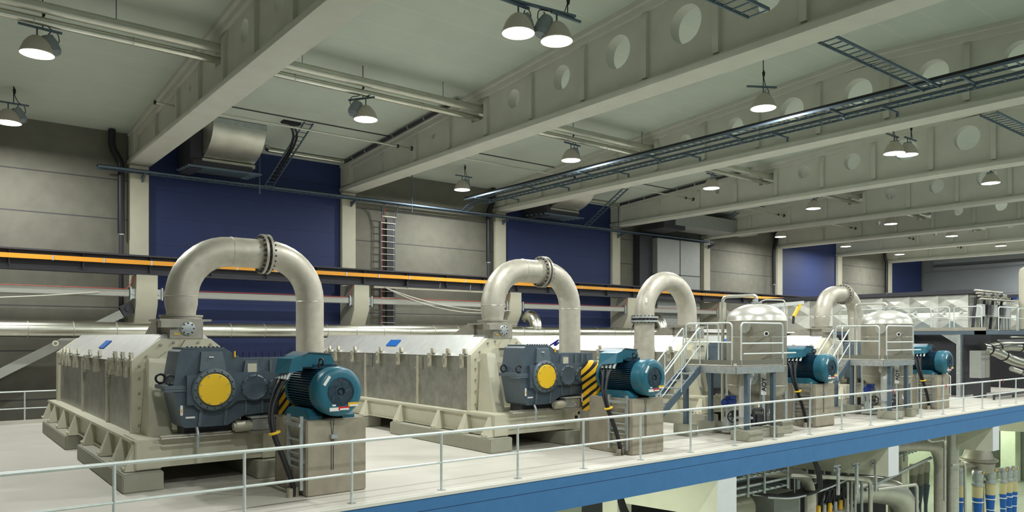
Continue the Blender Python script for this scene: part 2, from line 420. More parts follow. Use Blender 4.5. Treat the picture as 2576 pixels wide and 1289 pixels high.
# ================================================================ LAMPS
def high_bay(x, y, label, gdir=1, cool=False, bar=(1, 0), bx=0.0, rod=True):
    t = thing('high_bay_lamp', (x, y, LAMPZ), label, 'lamp', 'high bay lamps hanging from the roof')
    z = LAMPZ
    mb = MB(); mb.lathe([(0.375, 0), (0.385, 0.02), (0.37, 0.05), (0.345, 0.13), (0.29, 0.26), (0.20, 0.38), (0.12, 0.44), (0.0, 0.46)], (x, y, z), (0,0,1), 28)
    mb.build('reflector', M_reflect, t)
    mb = MB(); mb.lathe([(0.0, 0.004), (0.36, 0.004), (0.36, 0.0), (0.0, 0.0)], (x, y, z), (0,0,1), 28)
    mb.build('lens', M_litcool if cool else M_lit, t)
    g = Vector((x+0.30*gdir, y+0.12, z+0.30)); ax = Vector((0.35*gdir, 0.1, -0.9)).normalized()
    mb = MB(); mb.lathe([(0, -0.26), (0.14, -0.26), (0.20, -0.08), (0.21, 0.12), (0.15, 0.22), (0.06, 0.24), (0, 0.24)], g, ax, 16)
    mb.build('floodlight_housing', M_floodcan, t)  # unlit floodlight housing tilted beside the lamp
    bz = z+0.66; bd = Vector((bar[0], bar[1], 0)).normalized(); c = Vector((x+bx, y, bz))
    mb = MB(); mb.bar(c-bd*0.52, c+bd*0.42, 0.06, 0.05); mb.cyl((x, y, z+0.44), (x, y, bz), 0.02, 8); mb.cyl(g-ax*0.24, (g.x, g.y, bz), 0.015, 6)
    mb.build('mounting_bar', M_tray, t)
    mb = MB(); mb.cyl((x+bx, y, bz), (x+bx, y, ceil_z(y)+0.02), 0.014, 6); mb.lathe([(0, 0), (0.03, 0.02), (0.05, 0.14), (0, 0.24)], (x+bx+0.02, y, bz+0.3), (0,0,1), 8)
    mb.build('hanger', M_black, t)
    mb = MB(); mb.tube(fillet([(x+bx, y, bz+0.35), (x+bx+0.12*gdir, y, bz+0.05), (g.x+0.16*gdir, g.y, bz+0.02), (g.x+0.2*gdir, g.y, z+0.42), (g.x+0.02, g.y, z+0.40)], 0.1, 4), 0.012, 6)
    mb.build('flex_cable', M_black, t)
    return t
mid = ['leftmost', 'second', 'third', 'fourth', 'fifth', 'sixth', 'seventh', 'eighth']
for k in range(0, 8):
    x = 2.3+BAY*k
    high_bay(x, 21.75, '%s lamp from the left in the middle row, under the long ceiling duct' % mid[k].capitalize(), gdir=-1 if k == 1 else 1, bar=(0.5, -0.8) if k == 1 else (1, 0.1), bx=0.12 if k != 1 else -0.1)
for k in (0, 2, 5, 6, 7):
    high_bay(2.3+BAY*k, 29.3, '%s lamp from the left in the row nearest the back wall' % mid[(0, 2, 5, 6, 7).index(k)].capitalize(), bar=(1, 0), bx=0.15)
x = 2.3+BAY
high_bay(x-0.45, 13.4, 'left lamp of the bright twin pair at the top centre', gdir=1, bx=-0.1)
high_bay(x+0.55, 13.2, 'right lamp of the bright twin pair at the top centre', gdir=-1, bx=0.35)
MB().bar((x-1.0, 13.45, LAMPZ+0.72), (x+1.1, 13.15, LAMPZ+0.72), 0.08, 0.05).build('x', M_tray)
bo = C.objects[-1]; bo.name = 'lamp_support_bar'; tag(bo, 'long dark bar carrying the bright twin lamps at the top centre', 'bar')
high_bay(2.3+2*BAY, 13.16, 'single bright lamp hanging before the third beam, upper right', bar=(0.8, -0.5), bx=0.0)
x = 2.3+3*BAY
high_bay(x-0.1, 13.3, 'warm lamp of the pair under the fourth beam on the right', gdir=1, bx=-0.1)
high_bay(x+0.55, 13.1, 'cooler greenish lamp of the pair under the fourth beam on the right', gdir=1, cool=True, bx=0.3)
high_bay(2.3+4*BAY, 13.16, 'lamp glimpsed through a round beam hole at the right', gdir=1)

# ================================================================ CEILING SERVICES
def xpipe(name, x0, x1, y, z, r, m, label, cat, seams=None, bands=None, n=20):
    t = thing(name, ((x0+x1)/2, y, z), label, cat)
    MB().cyl((x0, y, z), (x1, y, z), r, n).build('pipe_run', m, t)
    if seams:
        mb = MB(); q = x0+0.5
        while q < x1: mb.cyl((q, y, z), (q+0.04, y, z), r*1.02, n); q += seams
        mb.build('joint_band', bands or m, t)['kind'] = 'stuff'
    return t
t = xpipe('ceiling_duct', XA+0.5, 70, 21.40, 10.93, 0.14, M_duct, 'large round ceiling duct threaded through the roof beams above the thinner pipe', 'duct', 3.0)
mb = MB()
for q in range(0, 16): mb.cyl((-6+q*5, 21.45, 11.05), (-6+q*5, 21.45, ceil_z(21.45)+0.02), 0.012, 6)
mb.build('hanger', M_tray, t)['kind'] = 'stuff'
t = xpipe('ceiling_pipe', XA+0.5, 70, 21.62, 10.67, 0.105, M_shiny, 'thin shiny pipe running just below the large ceiling duct', 'pipe', 2.2, M_galv)
# thin pipe parallel near the wall
for k in range(0, 8):
    xa = colx(k)+0.02 if k else 7.24
    xs, xe = 6.4+BAY*k, 7.3+BAY*k
t = thing('sprinkler_pipe', (30, 26.2, 10.45), 'thin bare pipe crossing every roof beam between duct and back wall', 'pipe')
MB().cyl((6.0, 26.2, 10.5), (70, 26.2, 10.5), 0.035, 10).build('pipe_run', M_pipeclean, t)
for k in range(0, 8):
    for dxx, rr in ((6.63, .09), (5.98, .07)): MB().cyl((dxx+BAY*k, 26.2, 10.5), (dxx+.06+BAY*k, 26.2, 10.5), rr, 14).build('wall_collar', M_black, t)
t = thing('ceiling_conduit', (30, 26.9, 11.2), 'thin dark conduit line running along the ceiling panels', 'conduit')
MB().cyl((7.3, 27.4, ceil_z(27.4)-0.03), (69, 27.4, ceil_z(27.4)-0.03), 0.02, 6).build('conduit_run', M_crane, t)

def cable_ladder(name, a, b, width, label, m=M_tray, rung=0.3, flat=True, up=(0,0,1), cable=None, cat='cable tray', parent=None, rail=0.07):
    """ladder-type cable tray between a and b"""
    a, b = Vector(a), Vector(b); d = (b-a).normalized(); s = d.cross(Vector(up)).normalized()
    t = parent or thing(name, (a+b)/2, label, cat)
    for sg in (-1, 1): MB().bar(a+s*sg*width/2, b+s*sg*width/2, 0.03, rail, up).build('side_rail', m, t)
    mb = MB(); L = (b-a).length; q = 0.1
    while q < L: mb.bar(a+d*q-s*width/2, a+d*q+s*width/2, 0.04, 0.02, up); q += rung
    mb.build('rung', m, t)['kind'] = 'stuff'
    if cable:
        mb = MB(); u = s.cross(d)*(-1)
        for off, r in cable: mb.tube([a+s*off+Vector(up)*(0.02+r), b+s*off+Vector(up)*(0.02+r)], r, 8)
        mb.build('cable_run', M_black, t)
    return t
t = cable_ladder('cable_tray', (5.27, 31.75, 9.30), (42.5, 31.75, 9.36), 0.42, 'long horizontal cable tray below the beam ends along the back wall', cable=[(0.05, 0.04), (-0.1, 0.03)])
for k in range(5):
    xx = colx(k)-0.25; MB().prism([(YW-0.06, 9.24), (31.5, 9.24), (YW-0.06, 8.98)], 'x', xx-0.03, xx+0.03).build('support_bracket', M_tray, t)
for xx in (18.8, 33.2, 11.35): MB().cyl((xx, 31.55, 8.97), (xx, 31.55, 10.95), 0.03, 8).build('drop_rod', M_tray, t)
# trays running toward the camera in the third bay
t1 = cable_ladder('cable_tray', (21.45, 30.6, 9.72), (21.45, 3.0, 9.72), 0.46, 'left of two long cable trays hung between the second and third roof beams', cable=[(0.15, 0.06), (0.05, 0.05)])
t2 = cable_ladder('cable_tray', (22.30, 30.6, 9.66), (22.30, 3.0, 9.66), 0.40, 'right of two long cable trays hung between the second and third roof beams', cable=[(0.12, 0.03)])
for t, xc, z, y0 in ((t1, 21.45, 9.72, 29.6), (t2, 22.3, 9.66, 28.4)):
    y = y0
    while y > 3:
        mb = MB(); mb.bar((xc-.28, y, z-0.06), (xc+.62, y, z-0.06), 0.05, 0.05, (0, 0, 1)); mb.box(xc+.58, xc+.64, y-0.03, y+0.03, z-0.20, z-0.03); mb.build('support_bracket', M_tray, t); y -= 3.6
# crossing trays along X
cable_ladder('cable_tray', (16.2, 8.92, 9.68), (21.7, 8.92, 9.68), 0.42, 'cable ladder bridging from the second roof beam to the long cable trays, top right')
cable_ladder('cable_tray', (9.5, 9.1, 9.68), (13.8, 9.1, 9.68), 0.50, 'short cable ladder end cut by the top picture edge')
MB().cyl((10.5, 9.1, 9.68), (10.5, 9.1, ceil_z(9.1)+.02), .012, 6).build('hanger_rod', M_tray, C.objects['cable_tray.004'])
cable_ladder('cable_tray', (25.15, 8.75, 9.6), (32, 8.75, 9.6), 0.45, 'cable ladder at the right picture edge beyond the third roof beam')
# vertical ladder on wall between columns 2 and 3 with curved head
t = thing('cable_ladder', (17.8, 31.9, 2.5), 'tall vertical cable ladder on the concrete wall with a curved head', 'cable ladder')
path = [(0, 32.12, 1.5), (0, 32.12, 8.3), (0, 32.05, 8.75), (0, 31.9, 9.1), (0, 31.75, 9.25)]
for xx in (17.42, 18.18): MB().tube([(xx, p[1], p[2]) for p in path], 0.03, 6).build('side_rail', M_tray, t)
mb = MB(); z = 1.8
while z < 8.9: mb.bar((17.42, 32.12-max(0, z-8.3)*0.3, z), (18.18, 32.12-max(0, z-8.3)*0.3, z), 0.03, 0.03); z += 0.30
mb.build('rung', M_chute, t)['kind'] = 'stuff'
MB().box(17.75, 18.12, 32.14, 32.26, 1.5, 8.6).build('cable_run', M_black, t)
MB().tube([(17.5, 32.15, 1.5), (17.5, 32.15, 8.3), (17.52, 31.9, 9.1)], 0.02, 6).build('red_wire', M_redcable, t)
# sloping ladder from the ceiling to the tray at the first bay
t = cable_ladder('cable_ladder', (11.85, 27.6, 11.19), (11.7, 31.5, 9.32), 0.36, 'sloping cable ladder dropping from ceiling to wall tray right of the large hood', cat='cable ladder', rung=0.26)
mb = MB(); mb.tube(fillet([(11.2, 27.9, 11.15), (11.5, 28.2, 10.8), (11.7, 29.0, 10.5), (11.72, 31.2, 9.5)], .4), 0.05, 8); mb.tube(fillet([(11.35, 27.95, 11.15), (11.65, 28.2, 10.8), (11.8, 29.0, 10.5), (11.8, 31.2, 9.5)], .4), 0.04, 8)
mb.build('cable_bundle', M_black, t)
MB().box(10.9, 11.6, 27.75, 28.05, 11.1, 11.2).build('roof_penetration', M_dark, t)  # dark box painted as the shade inside a ceiling opening
# second sloping ladder (third bay)
cable_ladder('cable_ladder', (30.3, 28.0, 11.16), (30.4, 31.45, 9.35), 0.36, 'sloping cable ladder beside the vent hood between the third and fourth beams', cat='cable ladder', rung=0.26)
cable_ladder('cable_ladder', (41.6, 29.0, 10.98), (41.5, 31.2, 10.0), 0.36, 'sloping cable ladder above the square wall ducts', cat='cable ladder', rung=0.26)
t = cable_ladder('cable_ladder', (21.9, 30.6, 9.75), (21.9, 31.62, 9.32), 0.40, 'short sloping cable ladder joining the two long trays to the wall tray', cat='cable ladder', rung=0.2, up=(0, .4, .9))

# shiny pipe loop in bay 1 and 3 ceiling corner
def corner_pipe(k, label):
    x0 = 11.5+BAY*k; xc = 15.15+BAY*k
    t = thing('roof_drain_pipe', (xc, 31.0, 11.0), label, 'pipe')
    z = ceil_z(31.2)-0.12
    pts = fillet([(x0, 31.0, z+0.05), (x0+0.05, 31.35, z), (xc, 31.35, z), (xc, 31.2, z)], 0.25)
    MB().tube(pts, 0.09, 12).build('wall_run', M_shiny, t)
    MB().tube([(xc+0.02, 31.35, z), (xc+0.04, 22.3, ceil_z(22.3)-0.15)], 0.07, 10).build('ceiling_run', M_crane if k == 0 else M_crane, t)
    mb = MB(); y = 30.5
    while y > 22.5: mb.cyl((xc+0.03, y, ceil_z(y)-0.13), (xc+0.03, y+0.06, ceil_z(y)-0.13), 0.085, 10); y -= 1.2
    mb.build('pipe_clamp', M_galv, t)
corner_pipe(0, 'shiny pipe turning the ceiling corner above the first blue wall bay')
corner_pipe(2, 'shiny pipe turning the ceiling corner above the second blue wall bay')

# curved ventilation hood
def vent(x0, x1, label):
    t = thing('vent_duct', ((x0+x1)/2, 30.2, 9.2), label, 'duct')
    # outer profile in YZ: from ceiling front edge curving back and down to a grille near the wall
    pr = [(28.9, 11.05)]
    for i in range(0, 13):
        a = math.radians(lerp(0, 80, i/12)); pr.append((28.75+1.9*(1-math.cos(a)), 10.95-1.15*math.sin(a)))
    back = [(31.2, 9.82), (31.2, 11.0)]
    MB().prism(pr+back, 'x', x0, x1).build('curved_hood', M_duct, t)
    MB().box(x0-0.02, x1+0.02, 28.72, 28.9, 10.88, 11.1).build('top_flange', M_galv, t)
    MB().box(x0-0.02, x1+0.05, 30.1, 30.4, 9.68, 9.82).build('lip', M_duct, t)
    mb = MB(); mb.box(x0-0.45, x0-0.02, 30.1, 31.9, 9.4, 10.9)
    mb.build('side_box', M_crane, t)
    mb = MB()
    for i in range(5): mb.box(x0-0.6, x1+0.25, 29.9+i*0.38, 29.95+i*0.38, 9.40+0.02*i, 9.47+0.02*i)
    mb.build('grille_bar', M_tray, t)
    MB().box(x0-0.4, x1-0.1, 30.0, 31.5, 9.48, 9.7).build('gap_shade', M_crane, t)  # dark box standing in for the shade in the gap under the lip
vent(8.62, 10.6, 'large curved sheet-metal vent hood over the first blue wall bay')
vent(26.5, 28.5, 'curved vent hood half hidden behind the third roof beam')

# drain pipes (black with offset)
def drain(x, label, mirror=1):
    t = thing('rainwater_pipe', (x, YW, 0), label, 'pipe')
    dx = -0.32*mirror
    MB().tube(fillet([(x+dx, YW-0.1, 10.86), (x+dx, YW-0.1, 10.2), (x, YW-0.1, 9.6), (x, YW-0.1, 6.9)], 0.2, 5), 0.13, 14).build('upper_pipe', M_black, t)
    MB().cyl((x, YW-0.1, 6.9), (x, YW-0.1, -0.5), 0.09, 12).build('lower_pipe', M_crane, t)
    mb = MB()
    for z in (6.85, 5.9, 4.5, 3.6): mb.cyl((x, YW-0.1, z), (x, YW-0.1, z+0.06), 0.105, 12)
    mb.build('pipe_clip', M_galv, t)
drain(6.16, 'black rainwater pipe beside the nearest wall column at left', 1)
drain(23.83, 'black rainwater pipe beside the third wall column', -1)
drain(50.68, 'black rainwater pipe beside the sixth wall column', -1)
drain(68.6, 'black rainwater pipe beside the eighth wall column', 1)

# crane runway, busbar, bracing
t = thing('crane_beam', (35, 30.9, 5.25), 'dark crane runway beam resting on the column corbels', 'beam')
MB().box(XA+0.5, 76.4, 30.85, 31.25, 5.25, 5.31).build('bottom_flange', M_crane, t)
MB().box(XA+0.5, 76.4, 31.02, 31.08, 5.31, 5.93).build('web', M_crane, t)
MB().box(XA+0.5, 76.4, 30.8, 31.3, 5.93, 5.99).build('top_flange', M_crane, t)
mb = MB(); x = XA+1
while x < 76: mb.box(x, x+0.02, 30.86, 31.02, 5.31, 5.93); x += 2.24
mb.build('stiffener', M_crane, t)['kind'] = 'stuff'
t = thing('busbar', (35, 30.7, 5.7), 'long orange conductor bar along the dark crane beam', 'busbar')
MB().box(XA+0.5, 76, 30.66, 30.74, 5.62, 5.78).build('bar', M_orange, t)
mb = MB(); x = XA+1.3
while x < 76: mb.box(x, x+0.05, 30.645, 30.85, 5.61, 5.78); x += 1.6
mb.build('clip', M_galv, t)['kind'] = 'stuff'
x = 18.3
while x < 24: MB().bar((x, 30.95, 5.92), (x-0.35, 30.55, 5.2), 0.03, 0.05).build('stay', M_crane, t); x += 1.8
MB().box(16.4, 24.2, 30.88, 30.92, 5.16, 5.27).build('x', M_col)
o = C.objects[-1]; o.name = 'walkway_plate'; tag(o, 'pale sheet strip below the crane beam between the second and third columns', 'panel')
for k in range(-1, 6):
    xa, xb = colx(k)+0.25, colx(k+1)-0.95
    nm = ['left of the nearest column', 'across the first blue bay', 'across the concrete bay with the ladder', 'across the second blue bay', 'behind the third pipe arch', 'behind the first tank', 'across the third blue bay'][k+1]
    t = thing('bracing_tube', ((xa+xb)/2, YW-1.16, 4.54), 'grey horizontal square bracing tube %s' % nm, 'brace', 'bracing tubes between the corbels')
    if k == -1: xa = XA+1
    MB().box(xa, xb, YW-1.28, YW-1.04, 4.42, 4.68, 0.02).build('tube', M_brace, t)
    MB().tube([(xa, YW-1.3, 4.70), ((xa+xb)/2, YW-1.3, 4.71), (xb-0.1, YW-1.3, 4.70), (xb+0.08, YW-1.3, 4.95), (xb+0.14, YW-1.4, 5.2)], 0.014, 6).build('red_wire', M_redcable, t)
t = thing('diagonal_brace', (2, 31.3, 3), 'grey channel brace sloping down left from the nearest corbel', 'brace')
MB().bar((6.0, 31.3, 3.78), (-3.5, 31.3, -1.6), 0.25, 0.30).build('channel', M_brace, t)
mb = MB(); mb.obox((6.2, 31.2, 3.95), (0.2, 0, 0.1), (0, 0.04, 0), (-0.1, 0, 0.2)); mb.cyl((6.2, 31.1, 3.96), (6.2, 31.2, 3.96), 0.09, 12)
mb.build('gusset_plate', M_crane, t)
# drooping cables
t = thing('hanging_cables', (20, 30.9, 4.6), 'pale cables sagging in a curve behind the second machine', 'cable')
mb = MB()
for dz, r in ((0, 0.025), (-0.18, 0.022)):
    mb.tube([(lerp(16.9, 24.3, i/16), 30.83, 5.2-0.9*(i/16)-2.6*(i/16)*(1-i/16)*(0.55)+dz*(4*(i/16)*(1-i/16))) for i in range(17)], r, 6)
mb.build('cable', M_greycable, t)
t = thing('hanging_cable', (2, 30.9, 4.2), 'single pale cable sagging below the bracing tube at left', 'cable')
MB().tube([(lerp(-2, 5.2, i/12), 30.85, 4.1+0.45*(i/12)**2) for i in range(13)], 0.025, 6).build('cable', M_greycable, t)

# silver header pipe along the wall
t = thing('header_pipe', (30, 30.0, 3.15), 'long silver clad header pipe running behind all the machines', 'pipe')
MB().cyl((XA+1, 30.2, 3.15), (60, 30.2, 3.15), 0.29, 28).build('cladding', M_shiny, t)
mb = MB(); x = XA+1.4
while x < 60: mb.cyl((x, 30.2, 3.15), (x+0.03, 30.2, 3.15), 0.296, 28); x += 1.35
mb.build('band', M_chute, t)['kind'] = 'stuff'
mb = MB(); x = 1.5
while x < 60: mb.box(x-0.08, x+0.08, 30.1, 31.7, 2.72, 2.84); x += 6
mb.build('support_arm', M_crane, t)
for k, (xx, lab) in enumerate(((25.52, 'silver elbow rising from the header pipe behind the second pipe arch'), (35.6, 'silver elbow behind the third pipe arch'))):
    t = thing('pipe_elbow', (xx, 31.0, 3.3), lab, 'pipe')
    MB().tube([(xx, 30.2, 3.3), (xx, 30.2, 3.45)]+arc((xx+0.0, 30.75, 3.45), 180, 60, 0.55, 8, 'yz'), 0.33, 20).build('elbow', M_shiny, t)
# square wall ducts between columns 4 and 5
for i, (xa, xb, lab) in enumerate(((36.7, 38.9, 'left square grey wall duct rising between the fourth and fifth columns'), (38.97, 41.0, 'right square grey wall duct rising between the fourth and fifth columns'))):
    t = thing('wall_duct', ((xa+xb)/2, 31.9, 3), lab, 'duct')
    MB().box(xa, xb, 31.5, YW+0.2, 3.6, 9.2, 0.02).build('casing', M_cabinet, t)
    mb = MB()
    for z in (4.6, 6.9): mb.box(xa-0.01, xb+0.01, 31.48, YW+0.2, z, z+0.05)
    mb.build('joint_flange', M_crane, t)
MB().box(35.5, 36.7, 31.9, YW+0.24, 3.6, 9.5).build('x', M_crane); o = C.objects[-1]; o.name = 'dark_duct'
tag(o, 'dark vertical duct left of the square grey wall ducts', 'duct')
t = thing('ceiling_box_duct', (40, 30.5, 9.8), 'grey box duct passing under the fourth and fifth beams near the wall', 'duct')
mb = MB(); mb.box(36.2, 42.6, 29.6, 31.4, 9.75, 10.6); mb.build('casing', M_cabinet, t)
mb = MB(); mb.box(42.6, 45.2, 29.9, 31.2, 9.9, 10.5); mb.build('reducer', M_cabinet, t)
mb = MB(); mb.box(35.2, 37.2, 29.7, 31.4, 9.5, 10.8); mb.build('dark_inlet', M_crane, t)

# ================================================================ MACHINES (built once at the first position, then copied)
OFF = [(0, 0, 0), (8.15, -0.38, 0), (17.0, -0.13, 0), (26.37, 0.02, 0)]
NTH = ['nearest and leftmost', 'second', 'third', 'farthest']
# --- concrete pads
def pad(x0, x1, y0, y1, h, label, group='painted concrete pads under the presses', m=None, name='concrete_pad', bev=0.02):
    o = MB().box(x0, x1, y0, y1, 0, h, bev).build(name, m or M_pad, None, ((x0+x1)/2, (y0+y1)/2, 0))
    return tag(o, label, 'pad', group)
padspec = [(2.95, 3.66, 15.26, 20.3, 0.36, 'long front left pad under the %s press'), (2.95, 3.66, 22.15, 26.6, 0.36, 'rear left pad under the %s press'),
           (5.42, 6.32, 15.2, 20.3, 0.36, 'front right pad under the %s press'), (5.42, 6.32, 22.15, 26.6, 0.36, 'rear right pad under the %s press')]
pads0 = [pad(a, b, c, d, h, 'painted concrete '+l % NTH[0]) for a, b, c, d, h, l in padspec]
# --- press
P = thing('dewatering_press', (4.45, 21.0, 0.36), 'nearest and leftmost long stainless press with cream end frame and base', 'press', 'dewatering presses in a row')
x0, x1, YN, YF = 3.47, 5.43, 16.9, 26.9
prof = [(x0, 0.9), (x0, 2.38), (4.04, 2.95), (4.86, 2.95), (x1, 2.38), (x1, 0.9)]
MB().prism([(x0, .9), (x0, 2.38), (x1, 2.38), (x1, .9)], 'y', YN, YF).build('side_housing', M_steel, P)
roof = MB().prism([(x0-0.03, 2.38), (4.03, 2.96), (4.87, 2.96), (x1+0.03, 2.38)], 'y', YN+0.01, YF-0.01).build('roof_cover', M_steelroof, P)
for ys in (22.8, 19.5): MB().box(x0-0.05, x0, ys-0.05, ys+0.05, 0.9, 2.36).build('section_flange', M_bracket, P)
def frame_plate(ya, yb):
    mb = MB(); q = 0.07
    mb.prism([(x0-q, .9), (x0-q, 2.42), (3.96, 2.87), (4.94, 2.87), (x1+q, 2.42), (x1+q, .9)], 'y', ya, yb); return mb
ep = frame_plate(16.72, 16.9).build('end_frame', M_cream, P)
mb = MB()
for z in (1.1, 1.45, 1.75, 2.05, 2.3):
    mb.cyl((x0+0.07, 16.73, z), (x0+0.07, 16.69, z), 0.025, 8); mb.cyl((x1-0.07, 16.73, z), (x1-0.07, 16.69, z), 0.025, 8)
for xx, z in ((3.68, 2.50), (3.95, 2.74), (4.2, 2.79), (4.7, 2.79), (4.95, 2.74), (5.22, 2.50)): mb.cyl((xx, 16.73, z), (xx, 16.68, z), 0.028, 8)
mb.build('frame_bolt', M_chute, ep)['kind'] = 'stuff'
frame_plate(26.9, 27.3).build('rear_frame', M_cream, P)
MB().torus((x0-0.12, 27.1, 2.7), (0, 1, 0), 0.07, 0.025, 12, 6).build('lifting_lug', M_cream, P)
# inner raised ring plate and gussets between end frame and gearbox
mb = MB(); mb.prism([(3.62, .9), (3.62, 2.25), (4.05, 2.6), (4.85, 2.6), (5.28, 2.25), (5.28, .9)], 'y', 16.60, 16.72); mb.build('inner_plate', M_cream, P)
for sx in (1, -1):
    cx = 4.45-sx*0.67
    mb = MB(); a, b = cx-sx*0.24, cx+sx*0.22
    v = [(a, 16.6, .92), (b, 16.6, .92), (b, 16.0, .92), (a, 15.92, .92), (a+sx*.10, 16.6, 2.46), (b-sx*.02, 16.6, 2.46), (b-sx*.02, 16.42, 2.46), (a+sx*.10, 16.34, 2.46)]
    mb._faces(v, [(0,1,2,3), (4,7,6,5), (0,3,7,4), (1,5,6,2), (0,4,5,1), (3,2,6,7)])
    mb.build('gusset_box', M_cream, P)
MB().box(3.75, 5.15, 16.0, 16.6, 0.9, 1.0).build('foot_plate', M_cream, P)
mb = MB(); mb.prism([(4.38, 2.84), (4.52, 2.84), (4.66, 2.60), (4.24, 2.60)], 'y', 16.5, 16.62); mb.build('top_rib', M_cream, P)
# clamps along the roof edge
for yc in (26.2, 25.6, 24.9, 23.6, 21.8, 20.5, 18.7, 17.9, 17.08):
    mb = MB(); X = x0
    mb.box(X-0.14, X, yc+0.07, yc+0.10, 2.06, 2.44); mb.box(X-0.14, X-0.11, yc-0.08, yc+0.1, 2.30, 2.44); mb.box(X-0.14, X-0.11, yc-0.06, yc+0.1, 2.06, 2.16); mb.box(X-0.14, X-0.11, yc-0.08, yc-0.05, 2.1, 2.4)
    mb.prism([(yc-0.07, 2.44), (yc+0.10, 2.44), (yc+0.10, 2.58), (yc-0.03, 2.58)], 'x', X-0.03, X+0.03); mb.cyl((X-0.05, yc+0.03, 2.52), (X-0.03, yc+0.03, 2.52), 0.022, 8)
    mb.build('clamp_bracket', M_bracket, P)
for yc in (22.55, 19.45):
    h = MB().box(x0-0.035, x0, yc-0.2, yc+0.2, 1.95, 2.33, 0.008).build('hatch', M_steel, P)
    mb = MB()
    for dy in (-0.17, 0.17):
        for z in (1.99, 2.29): mb.cyl((x0-0.05, yc+dy, z), (x0-0.03, yc+dy, z), 0.018, 8)
    mb.build('hatch_knob', M_galv, h)
# roof sign: on the slope
dx, dz = (4.03-3.44), (2.96-2.38); L = math.hypot(dx, dz); ux, uz = dx/L, dz/L; nx, nz = -uz, ux
sg = MB().obox((3.44+dx*.55+nx*.02, 21.5, 2.38+dz*.55+nz*.02), (ux*.13, 0, uz*.13), (0, .32, 0), (nx*.012, 0, nz*.012)).build('blue_sign_plate', M_bluesign, P)
# chute, hood and flanges
MB().box(4.12, 4.79, 16.70, 17.55, 2.87, 3.24).build('chute_box', M_chute, P)
MB().prism([(17.5, 2.93), (17.5, 3.24), (17.95, 3.24), (18.6, 2.95)], 'x', 4.05, 4.86).build('chute_hood', M_chute, P)
mb = MB(); mb.box(3.93, 4.97, 16.72, 17.66, 3.24, 3.28); mb.box(3.93, 4.3, 16.6, 16.9, 3.1, 3.24); mb.build('chute_flange', M_chute, P)
pt = MB().lathe([(0, 0), (0.15, 0), (0.15, 0.03), (0.13, 0.05), (0.05, 0.06), (0, 0.06)], (4.47, 16.70, 3.08), (0, -1, 0), 24).build('inspection_port', M_galv, P)
MB().bolts((4.47, 16.67, 3.08), (0, -1, 0), 0.115, 8, 0.018, 0.03).build('port_bolts', M_black, pt)
MB().box(4.2, 4.32, 16.685, 16.70, 2.95, 2.98).build('yellow_tag', M_yellow, P)
# base frame
mb = MB(); mb.box(3.2, 3.55, 15.5, 27.6, .86, .92); mb.box(3.3, 3.36, 15.5, 27.6, .38, .86); mb.box(3.24, 3.5, 15.5, 27.6, .38, .42); mb.build('side_beam', M_cream, P)
mb = MB(); mb.box(5.35, 5.7, 15.5, 27.6, .86, .92); mb.box(5.55, 5.61, 15.5, 27.6, .38, .86); mb.build('side_beam', M_cream, P)
for yc in (27.2, 26.0, 24.2, 22.3, 20.1, 18.0, 16.7, 15.62):
    mb = MB()
    mb._faces([(3.2, yc-.06, .87), (3.2, yc+.06, .87), (3.02, yc+.16, .37), (3.02, yc-.16, .37), (3.3, yc-.06, .87), (3.3, yc+.06, .87), (3.3, yc+.16, .37), (3.3, yc-.16, .37)],
              [(0,1,2,3), (4,7,6,5), (0,3,7,4), (1,5,6,2), (0,4,5,1), (3,2,6,7)])
    mb.cyl((3.06, yc-.08, .43), (3.0, yc-.08, .43), 0.025, 8); mb.cyl((3.06, yc+.08, .43), (3.0, yc+.08, .43), 0.025, 8)
    mb.build('foot_gusset', M_cream, P)
    MB().box(5.7, 5.9, yc-.1, yc+.1, .37, .86).build('foot_gusset', M_cream, P)
mb = MB(); mb.box(3.2, 3.66, 15.42, 15.75, .38, .93, .015); mb.box(3.6, 5.9, 15.46, 15.8, .50, .93, .01); mb.box(3.6, 5.75, 15.46, 15.5, .40, .52)
mb.box(5.6, 5.95, 15.40, 15.75, .38, .95, .015); mb.build('front_beam', M_cream, P)
MB().box(3.25, 6.3, 15.5, 16.7, .90, .94).build('bed_plate', M_cream, P)
mb = MB(); mb.box(5.98, 6.3, 15.5, 15.9, .36, .95, .01); mb.build('end_block', M_cream, P)
MB().bolts((6.14, 15.5, .75), (0, -1, 0), 0.08, 2, .05, .03, 0).build('block_hole', M_black, P)

# --- gearbox
G = thing('gearbox', (4.8, 15.5, 0.94), 'dark blue grey gearbox with yellow round cover on the nearest press', 'gearbox', 'gearboxes on the press fronts')
YG0, YG1 = 15.08, 15.9
up = [(3.78, 1.98), (3.89, 2.62), (3.93, 2.66), (4.75, 2.67), (4.82, 2.63), (5.08, 2.47), (6.30, 2.47), (6.32, 1.98)]
lo = [(3.78, 1.90), (6.32, 1.90), (6.3, 1.42), (5.5, 1.36), (5.1, 1.33), (4.78, 1.16), (4.0, 1.16), (3.94, 1.21)]
MB().prism(up, 'y', YG0, YG1).build('upper_casing', M_gear, G)
MB().prism(lo, 'y', YG0, YG1).build('lower_casing', M_gear, G)
mb = MB(); mb.box(3.62, 6.38, YG0-0.02, YG1-.1, 1.90, 1.98, .008); mb.box(3.62, 4.05, YG0-.03, YG0+.25, 1.86, 1.90); mb.build('split_flange', M_gearl, G)
mb = MB()
for xx in (4.05, 5.0, 5.08, 5.6, 5.75, 6.05, 6.2): mb.cyl((xx, YG0+.0, 1.97), (xx, YG0+.0, 2.03), .028, 8)
mb.build('flange_bolt', M_black, G)['kind'] = 'stuff'
for xx, yy in ((3.70, 15.7), (3.74, 15.12)):
    mb = MB(); mb.torus((xx, yy, 2.09), (0, 1, 0), .085, .022, 18, 8); mb.cyl((xx, yy, 1.96), (xx, yy, 2.02), .035, 8); mb.build('eye_bolt', M_black, G)
